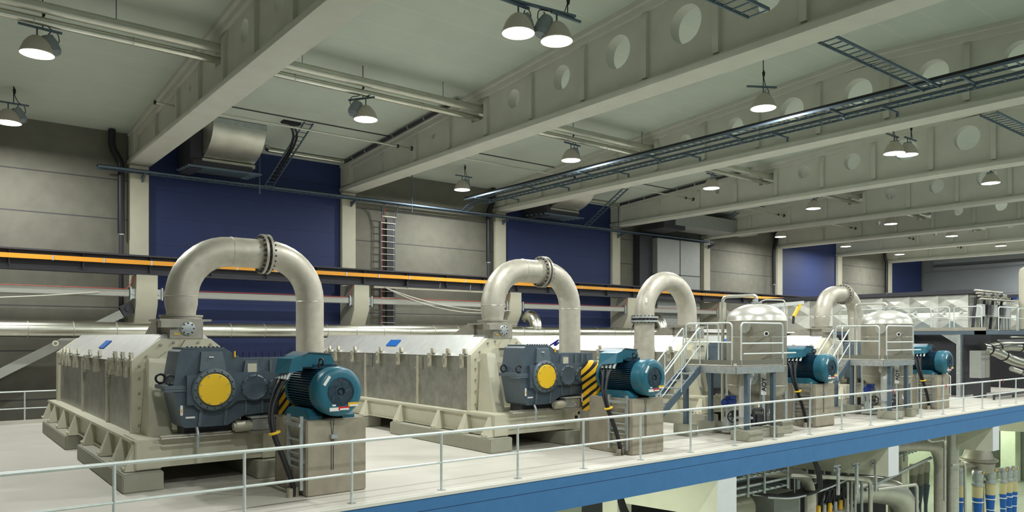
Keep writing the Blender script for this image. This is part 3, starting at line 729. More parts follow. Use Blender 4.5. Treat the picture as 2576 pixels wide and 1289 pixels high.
# front bearing panel
mb = MB(); mb.prism([(4.0, 1.60), (4.0, 2.17), (4.15, 2.17), (4.86, 2.2), (6.3, 2.2), (6.3, 1.66), (4.95, 1.64), (4.75, 1.50), (4.22, 1.50), (4.12, 1.60)], 'y', 14.98, YG0); mb.build('bearing_panel', M_gear, G)
mb = MB(); mb.lathe([(0, .0), (.41, .0), (.41, .08), (.385, .11), (.34, .12), (.33, .09), (0, .09)], (4.49, 15.02, 1.885), (0, -1, 0), 48); rg = mb.build('bearing_housing', M_gearl, G)
MB().bolts((4.49, 14.92, 1.885), (0, -1, 0), .362, 16, .016, .02).build('housing_bolts', M_black, rg)
dk = MB().lathe([(0, 0), (.305, 0), (.305, .05), (.295, .06), (0, .06)], (4.49, 14.94, 1.885), (0, -1, 0), 48).build('yellow_cover', M_yellow, G); tag(dk, 'bright yellow round end cover')
MB().bolts((4.49, 14.885, 1.885), (0, -1, 0), .275, 8, .014, .02, .4).build('cover_bolts', M_galv, dk)
for xx, rr in ((5.28, .235), (5.75, .17)):
    mb = MB(); mb.lathe([(0, 0), (rr+.03, 0), (rr+.03, .04), (rr, .06), (rr-.02, .05), (0, .045)], (xx, 14.99, 1.89), (0, -1, 0), 36); bc = mb.build('shaft_cover', M_gear, G)
    MB().bolts((xx, 14.95, 1.89), (0, -1, 0), rr+.015, 10, .013, .02).build('cover_bolts', M_black, bc)
# ribs
mb = MB(); mb._faces([(4.24, YG0, 2.2), (4.74, YG0, 2.2), (4.68, YG0, 2.62), (4.28, YG0, 2.62), (4.24, YG0-.07, 2.24), (4.74, YG0-.07, 2.24), (4.68, YG0-.05, 2.6), (4.28, YG0-.05, 2.6)],
    [(4,5,6,7), (0,1,5,4), (1,2,6,5), (2,3,7,6), (3,0,4,7)]); mb.build('casing_rib', M_gearl, G)
MB().prism([(5.05, 1.99), (5.42, 1.99), (5.36, 2.43), (5.12, 2.43)], 'y', YG0-.06, YG0).build('casing_rib', M_gearl, G)
for xx in (5.62, 5.85, 6.05): MB().box(xx, xx+.04, YG0-.04, YG0, 1.99, 2.44).build('casing_rib', M_gearl, G)
for xx in (4.22, 4.70): MB().prism([(xx, 1.18), (xx+.04, 1.18), (xx+.09*(1 if xx < 4.5 else 1), 1.5), (xx+.03, 1.5)], 'y', YG0-.04, YG0).build('casing_rib', M_gearl, G)
for xx in (5.12, 5.45, 5.9): MB().box(xx, xx+.035, YG0-.035, YG0, 1.36, 1.66).build('casing_rib', M_gearl, G)
tp = MB().box(3.95, 4.75, 15.12, 15.86, 2.66, 2.70, .01).build('top_lid', M_gearl, G)
mb = MB()
for i in range(9): mb.cyl((4.05+i*.08, 15.14, 2.69), (4.05+i*.08, 15.14, 2.72), .018, 6)
mb.build('lid_bolt', M_black, tp)['kind'] = 'stuff'
MB().box(5.16, 5.34, YG0-.072, YG0-.06, 2.2, 2.37).build('cream_nameplate', M_col, G)
MB().box(4.41, 4.50, YG0-.085, YG0-.05, 2.50, 2.52).build('small_tag', M_white, G)
og = MB().box(3.90, 3.95, YG0-.03, YG0, 1.40, 1.60, .01).build('oil_gauge', M_white, G)
MB().box(3.912, 3.938, YG0-.035, YG0-.03, 1.46, 1.52).build('gauge_level', M_amber, og)
MB().box(4.0, 4.17, YG0-.015, YG0, 1.34, 1.375).build('white_tag', M_white, G)
mb = MB(); mb.cyl((4.92, YG0-.02, 2.50), (4.92, YG0-.02, 2.62), .02, 8); mb.build('breather', M_amber, G)
mb = MB(); mb.box(4.05, 5.1, 15.35, 15.85, .94, 1.17); mb.box(5.3, 6.2, 15.4, 15.85, .94, 1.36); mb.build('pedestal', M_crane, G)
mb = MB(); mb.tube(fillet([(4.2, 15.05, 1.16), (4.2, 14.98, 1.05), (4.2, 14.98, .78)], .05), .03, 10); mb.cyl((4.2, 14.98, .95), (4.2, 14.98, 1.0), .045, 8); mb.build('drain_valve', M_galv, G)
mb = MB(); mb.tube([(3.6, 15.3, 1.0), (5.6, 15.3, 1.0)], .035, 10); mb.tube([(3.6, 15.2, .97), (5.2, 15.2, .97)], .025, 8); mb.build('oil_pipes', M_chute, G)

# --- lubrication unit
U = thing('lube_unit', (5.5, 15.3, 0.94), 'grey steel lubrication pump unit below the gearbox of the nearest press', 'pump unit', 'lubrication units below the gearboxes')
MB().box(5.25, 5.72, 14.95, 15.28, 1.02, 1.28, .02).build('tank', M_cabinet, U)
MB().box(5.2, 5.76, 14.92, 15.3, 1.28, 1.31).build('lid', M_steelroof, U)
mb = MB(); mb.cyl((5.25, 15.1, 1.12), (4.95, 15.1, 1.12), .11, 16); mb.cyl((4.95, 15.1, 1.12), (4.9, 15.1, 1.12), .08, 12); mb.build('pump_motor', M_bracket, U)
MB().box(5.2, 5.8, 14.9, 15.3, .96, 1.02).build('bracket', M_chute, U)
mb = MB(); mb.bolts((5.5, 14.95, 1.15), (0, -1, 0), .05, 2, .012, .01, PI/2); mb.build('fittings', M_white, U)

# --- plinth
pl0 = MB().box(5.50, 6.68, 12.90, 14.40, 0, 1.38, .02).build('motor_plinth', M_plinth, None, (6.09, 13.6, 0)); tag(pl0, 'tall raw concrete block carrying the nearest motor', 'plinth', 'concrete blocks under the motors')
# --- motor
Q = thing('electric_motor', (6.09, 13.5, 1.38), 'nearest teal blue electric motor with round fan cowl on its concrete block', 'motor', 'electric motors driving the presses')
cx, cz = 6.09, 1.90
prof = []; NF = 52
for i in range(NF):
    for da, r in ((-.22, .355), (-.13, .415), (.13, .415), (.22, .355)):
        a = 2*PI*(i+da)/NF; prof.append((cx+r*math.cos(a), cz+r*math.sin(a)))
mb = MB(); mb.prism(prof, 'y', 13.12, 14.36); mb.build('finned_body', M_motord, Q)
MB().lathe([(0, 0), (.40, 0), (.415, -.03), (.42, -.08), (.38, -.12), (0, -.12)], (cx, 14.32, cz), (0, -1, 0), 44).build('drive_end_shield', M_motor, Q)
cw = MB().lathe([(.42, .30), (.445, .28), (.458, .06), (.452, -.02), (.435, -.065), (.395, -.10), (.34, -.113), (.262, -.118), (.255, -.09)], (cx, 12.90, cz), (0, 1, 0), 56)
cw = cw.build('fan_cowl', M_motor, Q)
gr = MB().lathe([(.27, 0), (.20, -.012), (.12, -.015), (.075, -.012), (.07, .02), (.045, .025), (.04, 0), (0, 0)], (cx, 12.80, cz), (0, 1, 0), 40).build('fan_grille', M_grille, cw)
mb = MB()
for rr in (.245, .10): mb.torus((cx, 12.783, cz), (0, 1, 0), rr, .005, 32, 6)
for a in range(0, 360, 60): mb.tube([(cx+.09*math.cos(math.radians(a)), 12.783, cz+.09*math.sin(math.radians(a))), (cx+.17*math.cos(math.radians(a+18)), 12.783, cz+.17*math.sin(math.radians(a+18))), (cx+.245*math.cos(math.radians(a+42)), 12.786, cz+.245*math.sin(math.radians(a+42)))], .006, 5)
mb.build('grille_rings', M_motord, cw)
mb = MB()
mb.obox((cx-.27, 12.785, cz+.21), (.055, 0, .08), (0, .006, 0), (.022, 0, -.015)); mb.build('white_sticker', M_white, cw)
Yf = 12.782
MB().box(cx-.22, cx-.02, Yf-.006, Yf+.01, cz-.345, cz-.28).build('white_label', M_white, cw)
MB().box(cx-.17, cx-.10, Yf-.006, Yf+.01, cz-.255, cz-.225).build('white_label', M_white, cw)
MB().box(cx-.05, cx+.16, Yf-.008, Yf+.008, cz-.335, cz-.265).build('red_label', M_red, cw)
MB().box(cx-.02, cx+.155, Yf-.010, Yf, cz-.333, cz-.300).build('label_field', M_white, cw)
MB().box(cx+.14, cx+.34, Yf-.008, Yf+.008, cz-.275, cz-.20).build('amber_label', M_amber, cw)
MB().box(cx+.17, cx+.338, Yf-.010, Yf, cz-.273, cz-.240).build('label_field', M_white, cw)
for sx in (-1, 1):
    mb = MB(); mb.prism([(13.15, 1.38), (14.3, 1.38), (14.3, 1.44), (14.1, 1.56), (13.35, 1.56), (13.15, 1.44)], 'x', cx+sx*.2, cx+sx*.45); mb.build('motor_foot', M_motor, Q)
# terminal box with cable glands
tb = MB(); tb.prism([(5.62, 2.34), (5.62, 2.54), (5.78, 2.61), (6.22, 2.58), (6.3, 2.42), (6.22, 2.34)], 'y', 13.5, 14.2); tb = tb.build('terminal_box', M_motor, Q)
MB().prism([(5.60, 2.545), (5.78, 2.625), (6.25, 2.59), (6.25, 2.57), (5.78, 2.605), (5.6, 2.52)], 'y', 13.47, 14.23).build('box_lid', M_bluepaint if False else M_gearl, tb)
mb = MB(); mb._faces([(5.35, 13.4, 2.25), (5.62, 13.4, 2.28), (5.62, 13.4, 2.56), (5.42, 13.4, 2.50), (5.30, 13.95, 2.2), (5.62, 13.95, 2.25), (5.62, 13.95, 2.56), (5.36, 13.95, 2.50)],
    [(0,1,2,3), (7,6,5,4), (0,4,5,1), (1,5,6,2), (2,6,7,3), (3,7,4,0)]); mb.build('gland_box', M_motor, Q)
mb = MB()
for yy in (13.45, 13.58, 13.71, 13.84): mb.cyl((5.42, yy, 2.28), (5.34, yy, 2.12), .035, 8)
mb.build('cable_gland', M_galv, Q)
mb = MB(); mb.cyl((5.9, 13.3, 2.33), (5.9, 13.3, 2.41), .03, 8); mb.torus((5.95, 13.32, 2.44), (1, .2, 0), .06, .018, 14, 6); mb.build('lifting_eye', M_black, Q)
mb = MB(); mb.box(5.85, 6.35, 13.5, 14.1, 2.30, 2.38); mb.build('box_neck', M_motord, Q)
# --- coupling guard
K = thing('coupling_guard', (6.05, 14.6, 1.0), 'yellow and black striped coupling guard behind the nearest motor', 'guard', 'striped coupling guards')
mb = MB(); mb.prism([(cx+.38*math.cos(math.radians(a)), cz+.38*math.sin(math.radians(a))) for a in range(-30, 211, 12)]+[(cx-.32, 1.40), (cx+.32, 1.40)], 'y', 14.38, 14.92)
mb.build('striped_hood', M_hazard, K)
MB().box(cx-.34, cx+.34, 14.42, 14.9, 0.95, 1.42).build('pedestal', M_hazard, K)
MB().box(cx-.4, cx+.4, 14.45, 14.93, 0.0, 0.95).build('support_frame', M_chute, K)
# --- cable bundle and ladder on the plinth
W = thing('cable_bundle', (5.3, 13.2, 0), 'black motor cables hanging in a bow from the nearest motor to the deck', 'cable', 'black cable bundles from the motors')
for i, (o1, r) in enumerate((((0, 0), .032), ((.05, .04), .03), ((-.02, .09), .028), ((.03, .13), .026))):
    mb = MB(); mb.tube(fillet([(5.36, 13.45+i*.12, 2.14), (5.18+o1[0], 13.4+o1[1]*1.5, 1.95), (4.98+o1[0]*.6, 13.3+o1[1], 1.55), (5.0+o1[0]*.5, 13.2+o1[1]*.6, 1.15), (5.18+o1[0]*.6, 13.12+o1[1]*.5, .65), (5.33+o1[0]*.5, 13.1+o1[1]*.6, .2), (5.34+o1[0]*.5, 13.1+o1[1]*.8, .02)], .25, 6), r, 8)
    mb.build('cable', M_black, W)
mb = MB(); mb.torus((5.03, 13.23, 1.17), (.25, -.1, -1), .085, .025, 16, 8); tag(mb.build('cable_tie', M_yellow, W), 'yellow tie around the cables')
mb = MB(); mb.cyl((5.27, 13.12, 0), (5.27, 13.12, .16), .06, 12); mb.cyl((5.40, 13.16, 0), (5.40, 13.16, .16), .06, 12); mb.build('floor_sleeve', M_plinth, W)
V = thing('plinth_ladder', (5.45, 13.35, 0.1), 'galvanised cable ladder upright on the block of the nearest motor', 'cable ladder', 'cable ladders on the motor blocks')
for yy in (13.02, 13.6): MB().box(5.41, 5.47, yy-.03, yy+.03, .12, 1.46).build('side_rail', M_galv, V)
mb = MB()
for z in (.25, .5, .75, 1.0, 1.25): mb.box(5.43, 5.46, 13.04, 13.58, z, z+.03)
mb.build('rung', M_galv, V)['kind'] = 'stuff'
mb = MB(); mb.box(5.38, 5.42, 12.98, 13.64, 1.27, 1.33); mb.box(5.47, 5.5, 13.0, 13.6, .6, .66); mb.build('cross_bracket', M_galv, V)
J = thing('junction_conduit', (5.98, 12.86, 0.4), 'thin conduit with small junction box on the front of the nearest motor block', 'conduit', 'conduits on the motor blocks')
mb = MB(); mb.tube([(5.96, 12.902, 1.36), (5.98, 12.902, 1.1)], .008, 6); mb.tube([(6.02, 12.902, 1.36), (6.0, 12.902, 1.1)], .008, 6); mb.tube([(5.97, 12.902, 1.08), (5.97, 12.902, .45)], .009, 6); mb.tube([(6.01, 12.902, 1.08), (6.01, 12.902, .45)], .009, 6); mb.build('thin_cable', M_black, J)
MB().box(5.94, 6.06, 12.82, 12.91, 1.03, 1.11, .005).build('junction_box', M_galv, J)

# --- pipe arch
A = thing('pipe_arch', (4.47, 17.15, 3.28), 'nearest and largest looking pipe arch over the leftmost press, with bolted flange ring', 'pipe', 'large pipe arches over the presses')
py = 17.18
MB().tube([(4.47, py, 3.34), (4.47, py, 3.45), (4.47, py, 3.62), (4.47, py, 3.78)]+arc((5.52, py, 3.78), 180, 90, 1.04, 10)[1:]+[(6.22, py, 4.82)], [.29, .30, .335, .335]+[.335]*11, 32).build('inlet_elbow', M_pipe, A)
MB().tube([(6.36, py, 4.82)]+arc((6.36, py, 3.78), 90, 0, 1.04, 10)[1:]+[(7.40, py, 3.0), (7.40, py, 0.02)], .325, 32).build('riser', M_pipe, A)
mb = MB()
for xx in (6.20, 6.32): mb.lathe([(.33, 0), (.46, 0), (.46, .055), (.33, .055)], (xx, py, 4.82), (1, 0, 0), 40)
fl = mb.build('bolted_flange', M_chute, A)
mb = MB(); mb.bolts((6.15, py, 4.82), (1, 0, 0), .405, 20, .026, .28); mb.build('flange_bolts', M_crane, fl)
mb = MB(); mb.lathe([(.30, 0), (.44, 0), (.44, .04), (.30, .04)], (4.47, py, 3.335), (0, 0, 1), 36); mb.lathe([(.30, 0), (.42, 0), (.42, .05), (.30, .05)], (4.47, py, 3.283), (0, 0, 1), 36); mb.build('base_flange', M_chute, A)
mb = MB(); mb.torus((4.47, py, 3.78), (0, 0, 1), .337, .006, 32, 6); mb.torus((5.52, py, 4.82), (1, 0, 0), .337, .006, 32, 6); mb.torus((7.40, py, 3.75), (0, 0, 1), .327, .006, 32, 6); mb.build('weld_seam', M_pipeclean, A)

# ---- copies for the other three machine lines
Q.location += Vector((-.05, -.14, 0))
roots = pads0+[P, G, U, pl0, Q, K, W, V, J]
labs = {'dewatering_press': '%s long stainless press from the left with cream end frame', 'gearbox': 'dark blue grey gearbox with yellow round cover on the %s press from the left',
        'lube_unit': 'grey steel lubrication pump unit below the gearbox of the %s press', 'motor_plinth': 'raw concrete block carrying the %s motor from the left',
        'electric_motor': '%s teal blue electric motor from the left on its concrete block', 'coupling_guard': 'yellow and black striped coupling guard behind the %s motor',
        'cable_bundle': 'black motor cables hanging from the %s motor to the deck', 'plinth_ladder': 'galvanised cable ladder upright on the block of the %s motor',
        'junction_conduit': 'thin conduit with small junction box on the %s motor block front'}
for j in (1, 2, 3):
    for r in roots:
        lab = labs.get(r.name.split('.')[0])
        if lab is None: lab = 'painted concrete '+padspec[pads0.index(r)][5]
        c = copy_tree(r, OFF[j], (lab % NTH[j]).capitalize())
    if j != 2: copy_tree(A, OFF[j], 'Second pipe arch from the left, with bolted flange ring at its top' if j == 1 else 'Farthest pipe arch, greenish, behind the second tank')
# third machine has its own arch: semicircle from a standing flanged pipe into the press
ox, oy = OFF[2][0], OFF[2][1]
A3 = thing('pipe_arch', (19.2, 17.05, 0), 'Third pipe arch, a half circle standing on a thick double flange', 'pipe', 'large pipe arches over the presses')
MB().tube([(19.2, 17.05, 0.02), (19.2, 17.05, 3.42)], .34, 32).build('standing_pipe', M_pipe, A3)
MB().tube([(19.2, 17.05, 3.60), (19.2, 17.05, 3.70)]+arc((20.33, 17.05, 3.70), 180, 0, 1.13, 20)[1:]+[(21.46, 17.05, 3.30)], .335, 32).build('return_bend', M_pipe, A3)
mb = MB()
for z in (3.40, 3.53): mb.lathe([(.33, 0), (.47, 0), (.47, .065), (.33, .065)], (19.2, 17.05, z), (0, 0, 1), 40)
fl = mb.build('bolted_flange', M_galv, A3)
MB().bolts((19.2, 17.05, 3.37), (0, 0, 1), .41, 20, .024, .26).build('flange_bolts', M_crane, fl)
MB().box(18.88, 18.98, 16.72, 16.78, 4.05, 4.2).build('paper_label', M_white, A3)
MB().lathe([(.30, 0), (.44, 0), (.44, .04), (.30, .04)], (21.46, 17.05, 3.29), (0, 0, 1), 36).build('base_flange', M_chute, A3)

# logo lettering on the third press roof
def text(s, name, m, loc, rot, size, ext=0.002, shear=0.0, parent=None, bold=0.02):
    cu = bpy.data.curves.new(name, 'FONT'); cu.body = s; cu.size = size; cu.extrude = ext; cu.shear = shear; cu.offset = size*bold; cu.align_x = 'LEFT'
    tmp = bpy.data.objects.new(name, cu); C.objects.link(tmp)
    dg = bpy.context.evaluated_depsgraph_get(); me = bpy.data.meshes.new_from_object(tmp.evaluated_get(dg)); C.objects.unlink(tmp); bpy.data.objects.remove(tmp)
    me.materials.clear(); me.materials.append(m); o = bpy.data.objects.new(name, me); C.objects.link(o); o.rotation_mode = 'QUATERNION'
    o.rotation_quaternion = rot; o.location = Vector(loc)-(world_of(parent) if parent else Vector((0,0,0)))
    if parent: o.parent = parent
    return o
P3 = [o for o in C.objects if o.get('label', '').startswith('Third long stainless press')][0]
for ch in [o for o in C.objects if o.parent == P3 and o.name.startswith('blue_sign_plate')]: bpy.data.objects.remove(ch)
# roof slope frame: text runs toward -Y, up the slope, normal away from the slope
q = Matrix(((0, ux, nx), (-1, 0, 0), (0, uz, nz))).to_quaternion()
text('ANDR', 'roof_lettering', M_letters, (ox+3.44+dx*.30+nx*.014, 23.6+oy, 2.38+dz*.30+nz*.014), q, 0.46, 0.004, 0.35, P3, 0.05)

# ================================================================ HANDRAILS
H = thing('handrail', (20, 11.83, 0), 'long galvanised handrail along the front edge of the deck', 'handrail')
HX = [2.18+1.835*k for k in range(-3, 30)]
MB().tube([(XA+3, 11.83, 1.1), (56, 11.83, 1.1)], 0.030, 12).build('top_rail', M_rail, H)
MB().tube([(XA+3, 11.83, 0.55), (56, 11.83, 0.55)], 0.022, 10).build('mid_rail', M_rail, H)
for x in HX:
    p = MB().cyl((x, 11.83, 0.02), (x, 11.83, 1.085), 0.025, 12).build('post', M_rail, H)
    MB().box(x-.06, x+.06, 11.77, 11.89, 0.03, 0.045).build('base_plate', M_galv, p)
mb = MB()
for x in (4.75, 22.0, 30.0): mb.cyl((x, 11.83, 1.1), (x+.02, 11.83, 1.1), .029, 12)
mb.build('rail_joint', M_chute, H)
for i, (x, lab) in enumerate(((25.7, 'first'), (29.9, 'second'), (35.5, 'third'), (39.5, 'fourth'))):
    mb = MB(); mb.torus((x, 11.83, 1.1), (1, 0, 0), .034, .014, 12, 6); mb.box(x-.015, x+.02, 11.79, 11.80, .98, 1.09)
    o = mb.build('warning_tape', M_red if i % 2 else M_redcable, None, (x, 11.83, 1.1)); tag(o, '%s scrap of red tape from the left on the deck handrail' % lab.capitalize(), 'tape', 'red tape scraps on the handrail')
R2 = thing('rear_handrail', (5, 29.7, 0), 'thin handrail along the rear deck edge at far left', 'handrail')
for z, r in ((1.08, .025), (.52, .02)): MB().tube([(XA+1, 29.7, z), (30, 29.7, z)], r, 8).build('rail', M_rail, R2)
for k in range(-4, 10):
    MB().cyl((2.79+3*k, 29.7, .1), (2.79+3*k, 29.7, 1.08), .024, 8).build('post', M_rail, R2)

# ================================================================ VESSEL, PLATFORM AND STAIR (first one, then copied)
def hoop_rail(mb, a, b, zt, zm=None, r=.024, zb=2.09):
    a, b = Vector(a), Vector(b)
    mb.tube(fillet([(a.x, a.y, zb), (a.x, a.y, zt), (b.x, b.y, zt), (b.x, b.y, zb)], .14, 5), r, 8)
    if zm: mb.tube([(a.x, a.y, zm), (b.x, b.y, zm)], r*.85, 8)
TX, TY = 20.53, 13.62
T = thing('pressure_vessel', (TX, TY, 0.3), 'domed steel tank on legs between the second and third motors', 'tank', 'domed steel tanks')
R = .90
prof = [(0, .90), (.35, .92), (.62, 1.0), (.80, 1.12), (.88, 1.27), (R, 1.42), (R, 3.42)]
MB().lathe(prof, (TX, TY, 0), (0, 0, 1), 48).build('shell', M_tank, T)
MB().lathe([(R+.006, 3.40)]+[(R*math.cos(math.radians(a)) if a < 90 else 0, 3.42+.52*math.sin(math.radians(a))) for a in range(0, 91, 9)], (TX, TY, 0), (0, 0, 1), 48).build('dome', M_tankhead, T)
mb = MB()
for z in (3.40, 2.9, 2.02, 1.42): mb.torus((TX, TY, z), (0, 0, 1), R+.001, .008, 48, 6)
mb.build('weld_ring', M_pipeclean, T)
for a in (225, 315, 45, 135):
    xx, yy = TX+(R-.04)*math.cos(math.radians(a)), TY+(R-.04)*math.sin(math.radians(a))
    l = MB().box(xx-.07, xx+.07, yy-.05, yy+.05, .30, 2.0).build('leg', M_galv, T)
mb = MB(); d = Vector((-.62, -.78, 0)); c = Vector((TX, TY, 3.0))+d*R
mb.lathe([(.05, -.04), (.075, -.04), (.075, .03), (.05, .03)], c, d, 20); sg = mb.build('sight_glass', M_white, T)
MB().cyl(c-d*.02, c+d*.02, .055, 16).build('glass', M_black, sg)
d = Vector((-.97, -.25, 0)).normalized(); c = Vector((TX, TY, 3.2))+d*R
mb = MB(); mb.cyl(c-d*.05, c+d*.12, .13, 20); mb.cyl(c+d*.12, c+d*.16, .18, 20); mb.bolts(c+d*.16, d, .145, 8, .015, .02); mb.build('side_nozzle', M_pipeclean, T)
mb = MB(); mb.cyl((TX-.25, TY-.1, 3.88), (TX-.25, TY-.1, 4.0), .04, 10); mb.lathe([(.0, 0), (.06, 0), (.06, .05), (0, .07)], (TX-.25, TY-.1, 4.0), (0, 0, 1), 12); mb.lathe([(0, 0), (.16, 0), (.16, .04), (0, .04)], (TX, TY, 3.95), (0, 0, 1), 24); mb.build('top_nozzle', M_galv, T)
mb = MB(); mb.obox((TX-.72, TY-.72, 1.55), (.06, -.05, 0), (0, 0, .38), (.004, .006, 0)); lp = mb.build('label_plate', M_white, T)
qv = Matrix(((0, .77, -.64), (0, -.64, -.77), (1, 0, 0))); qv = Matrix(((0, -.77, -.64), (0, .64, -.77), (1, 0, 0))).to_quaternion()
text('AOY', 'label_lettering', M_black, (TX-.69, TY-.79, 1.28), qv, .19, .002, 0, T)
# piping of the vessel
N = thing('vessel_piping', (18.4, 12.8, 0.3), 'thick pale elbow pipe running from the first tank down to its pump', 'pipe', 'thick elbows under the tanks')
MB().tube([(20.0, 13.35, 1.70)]+[(19.2, 13.1, 1.70)]+[(lerp(19.0, 18.68, math.sin(math.radians(a))), lerp(12.92, 12.78, math.sin(math.radians(a))), 1.70-.36*(1-math.cos(math.radians(a)))) for a in range(0, 91, 15)]+[(18.68, 12.78, .28)], .165, 24).build('elbow_pipe', M_steelroof, N)
mb = MB(); mb.lathe([(.16, 0), (.24, 0), (.24, .05), (.16, .05)], (19.55, 13.2, 1.70), (1, .3, 0), 28); mb.lathe([(.16, 0), (.24, 0), (.24, .05), (.16, .05)], (18.68, 12.78, .55), (0, 0, 1), 28); mb.build('pipe_flange', M_galv, N)
mb = MB(); mb.tube(fillet([(20.35, 14.74, .05), (20.35, 14.74, 4.2), (TX, TY, 4.2), (TX, TY, 3.98)], .18, 6), .055, 12); mb = mb.build('x', M_pipeclean); mb.name = 'vent_line'
tag(mb, 'tall looped pipe rising behind the first tank and turning over its dome', 'pipe', 'looped pipes over the tanks'); vent_line = mb
mb = MB(); mb.tube(fillet([(TX+.15, TY, 3.98), (TX+.3, TY-.1, 4.08), (21.12, 13.0, 4.05), (21.12, 13.0, 1.55), (20.5, 12.7, 1.5)], .1, 4), .02, 8); mb = mb.build('x', M_pipeclean); mb.name = 'level_pipe'
tag(mb, 'thin level pipe dropping down the right side of the first tank', 'pipe', 'thin pipes beside the tanks'); level_pipe = mb
# pump group
U2 = thing('pump_set', (19.1, 13.3, 0), 'blue topped pump with black valve wheels under the first tank', 'pump', 'pumps under the tanks')
mb = MB(); mb.cyl((18.75, 13.5, .95), (19.3, 13.62, .95), .13, 18); mb.cyl((18.70, 13.49, .95), (18.76, 13.5, .95), .10, 14); mb.box(18.9, 19.2, 13.42, 13.6, 1.05, 1.15, .01); mb.build('blue_motor', M_bluepaint, U2)
mb = MB(); mb.cyl((19.0, 13.56, .5), (19.0, 13.56, .85), .09, 14); mb.box(18.8, 19.5, 13.35, 13.8, .1, .18); mb.cyl((19.0, 13.56, .15), (19.0, 13.56, .5), .16, 16); mb.build('pump_body', M_galv, U2)
mb = MB(); mb.torus((18.88, 13.3, .55), (.7, 1, .1), .17, .02, 24, 6)
for a in (0, 60, 120): mb.bar(Vector((18.88, 13.3, .55))-Vector((math.cos(math.radians(a))*.14, -.1*math.cos(math.radians(a)), .17*math.sin(math.radians(a)))), Vector((18.88, 13.3, .55))+Vector((math.cos(math.radians(a))*.14, -.1*math.cos(math.radians(a)), .17*math.sin(math.radians(a)))), .015, .015)
mb.build('valve_wheel', M_black, U2)
mb = MB(); mb.cyl((18.9, 13.3, .55), (19.1, 13.6, .55), .03, 8); mb.tube(fillet([(19.3, 12.9, .1), (19.3, 12.9, .75), (19.9, 13.0, .75), (19.9, 13.0, .1)], .1), .05, 10); mb.tube([(19.0, 12.9, .3), (20.4, 13.1, .3)], .06, 12); mb.tube([(20.05, 13.0, .12), (20.05, 13.0, .95)], .05, 10); mb.box(19.4, 19.7, 12.85, 13.1, .25, .6); mb.build('manifold', M_crane, U2)
mb = MB(); mb.cyl((19.85, 12.75, .6), (20.0, 12.75, .6), .06, 12); mb.cyl((19.92, 12.75, .55), (19.92, 12.75, .75), .03, 8); mb.build('white_valve', M_white, U2)
# platform
F = thing('access_platform', (18.9, 13.3, 0.3), 'galvanised access platform with hoop railings beside the first tank', 'platform', 'access platforms beside the tanks')
mb = MB(); mb.box(17.82, 19.5, 12.45, 14.25, 2.05, 2.09); mb.box(19.5, 20.1, 12.45, 12.66, 2.05, 2.09); mb.build('deck_grating', M_chute, F)
mb = MB(); mb.box(17.78, 17.84, 12.42, 14.28, 1.87, 2.06); mb.box(17.78, 20.12, 12.40, 12.46, 1.87, 2.06); mb.box(17.78, 19.5, 14.24, 14.30, 1.87, 2.06); mb.build('edge_beam', M_galv, F)
mb = MB(); mb.box(17.80, 17.82, 12.55, 14.2, 2.11, 2.25); mb.box(17.82, 20.1, 12.42, 12.44, 2.11, 2.25); mb.build('toe_board', M_kick, F)
for (lx, ly, zb) in ((17.82, 14.2, .33), (19.0, 14.2, .33), (18.38, 12.50, .27), (19.70, 12.52, .30)):
    MB().box(lx-.06, lx+.06, ly-.06, ly+.06, zb, 1.9).build('leg', M_tray, F)
for a, b2, zm in (((17.82, 14.2), (17.82, 12.6), 2.75), ((18.02, 12.44), (20.1, 12.44), 2.72), ((18.35, 14.24), (19.45, 14.24), 2.75)):
    mb = MB(); hoop_rail(mb, (a[0], a[1], 0), (b2[0], b2[1], 0), 3.3, zm); mb.build('guard_rail', M_rail, F)
mb = MB(); mb.cyl((18.9, 14.24, 2.09), (18.9, 14.24, 3.3), .02, 8); mb.tube([(18.4, 12.62, 2.42), (20.1, 12.56, 2.42), (21.0, 12.56, 2.42)], .02, 8); mb.build('guard_bar', M_rail, F)
# stair down toward -X
Z0, Z1 = 2.0, 0.0; xs0, xs1 = 17.8, 15.1
E2 = thing('platform_stair', (16.5, 13.95, 0), 'galvanised stair leading down from the first tank platform behind the second motor', 'stair', 'stairs of the access platforms')
for yy in (14.22, 13.66): MB().bar((xs0, yy, Z0), (xs1, yy, Z1+.05), .05, .2).build('stringer', M_tray, E2)
for i in range(1, 10):
    t = i/10; MB().box(lerp(xs0, xs1, t)-.13, lerp(xs0, xs1, t)+.13, 13.68, 14.2, lerp(Z0, Z1, t)+.02, lerp(Z0, Z1, t)+.06).build('tread', M_galv, E2)
for yy in (14.24, 13.64):
    mb = MB(); mb.tube(fillet([(xs0-.05, yy, Z0+.1), (xs0-.05, yy, Z0+1.2), (xs1+.1, yy, Z1+1.0), (xs1+.1, yy, Z1+.05)], .12, 4), .022, 8); mb.tube([(xs0-.05, yy, Z0+.65), (xs1+.1, yy, Z1+.5)], .016, 8)
    for t in (.33, .66): mb.cyl((lerp(xs0, xs1, t), yy, lerp(Z0, Z1, t)), (lerp(xs0, xs1, t), yy, lerp(Z0, Z1, t)+1.08), .02, 8)
    mb.build('stair_rail', M_rail, E2)
vp = []
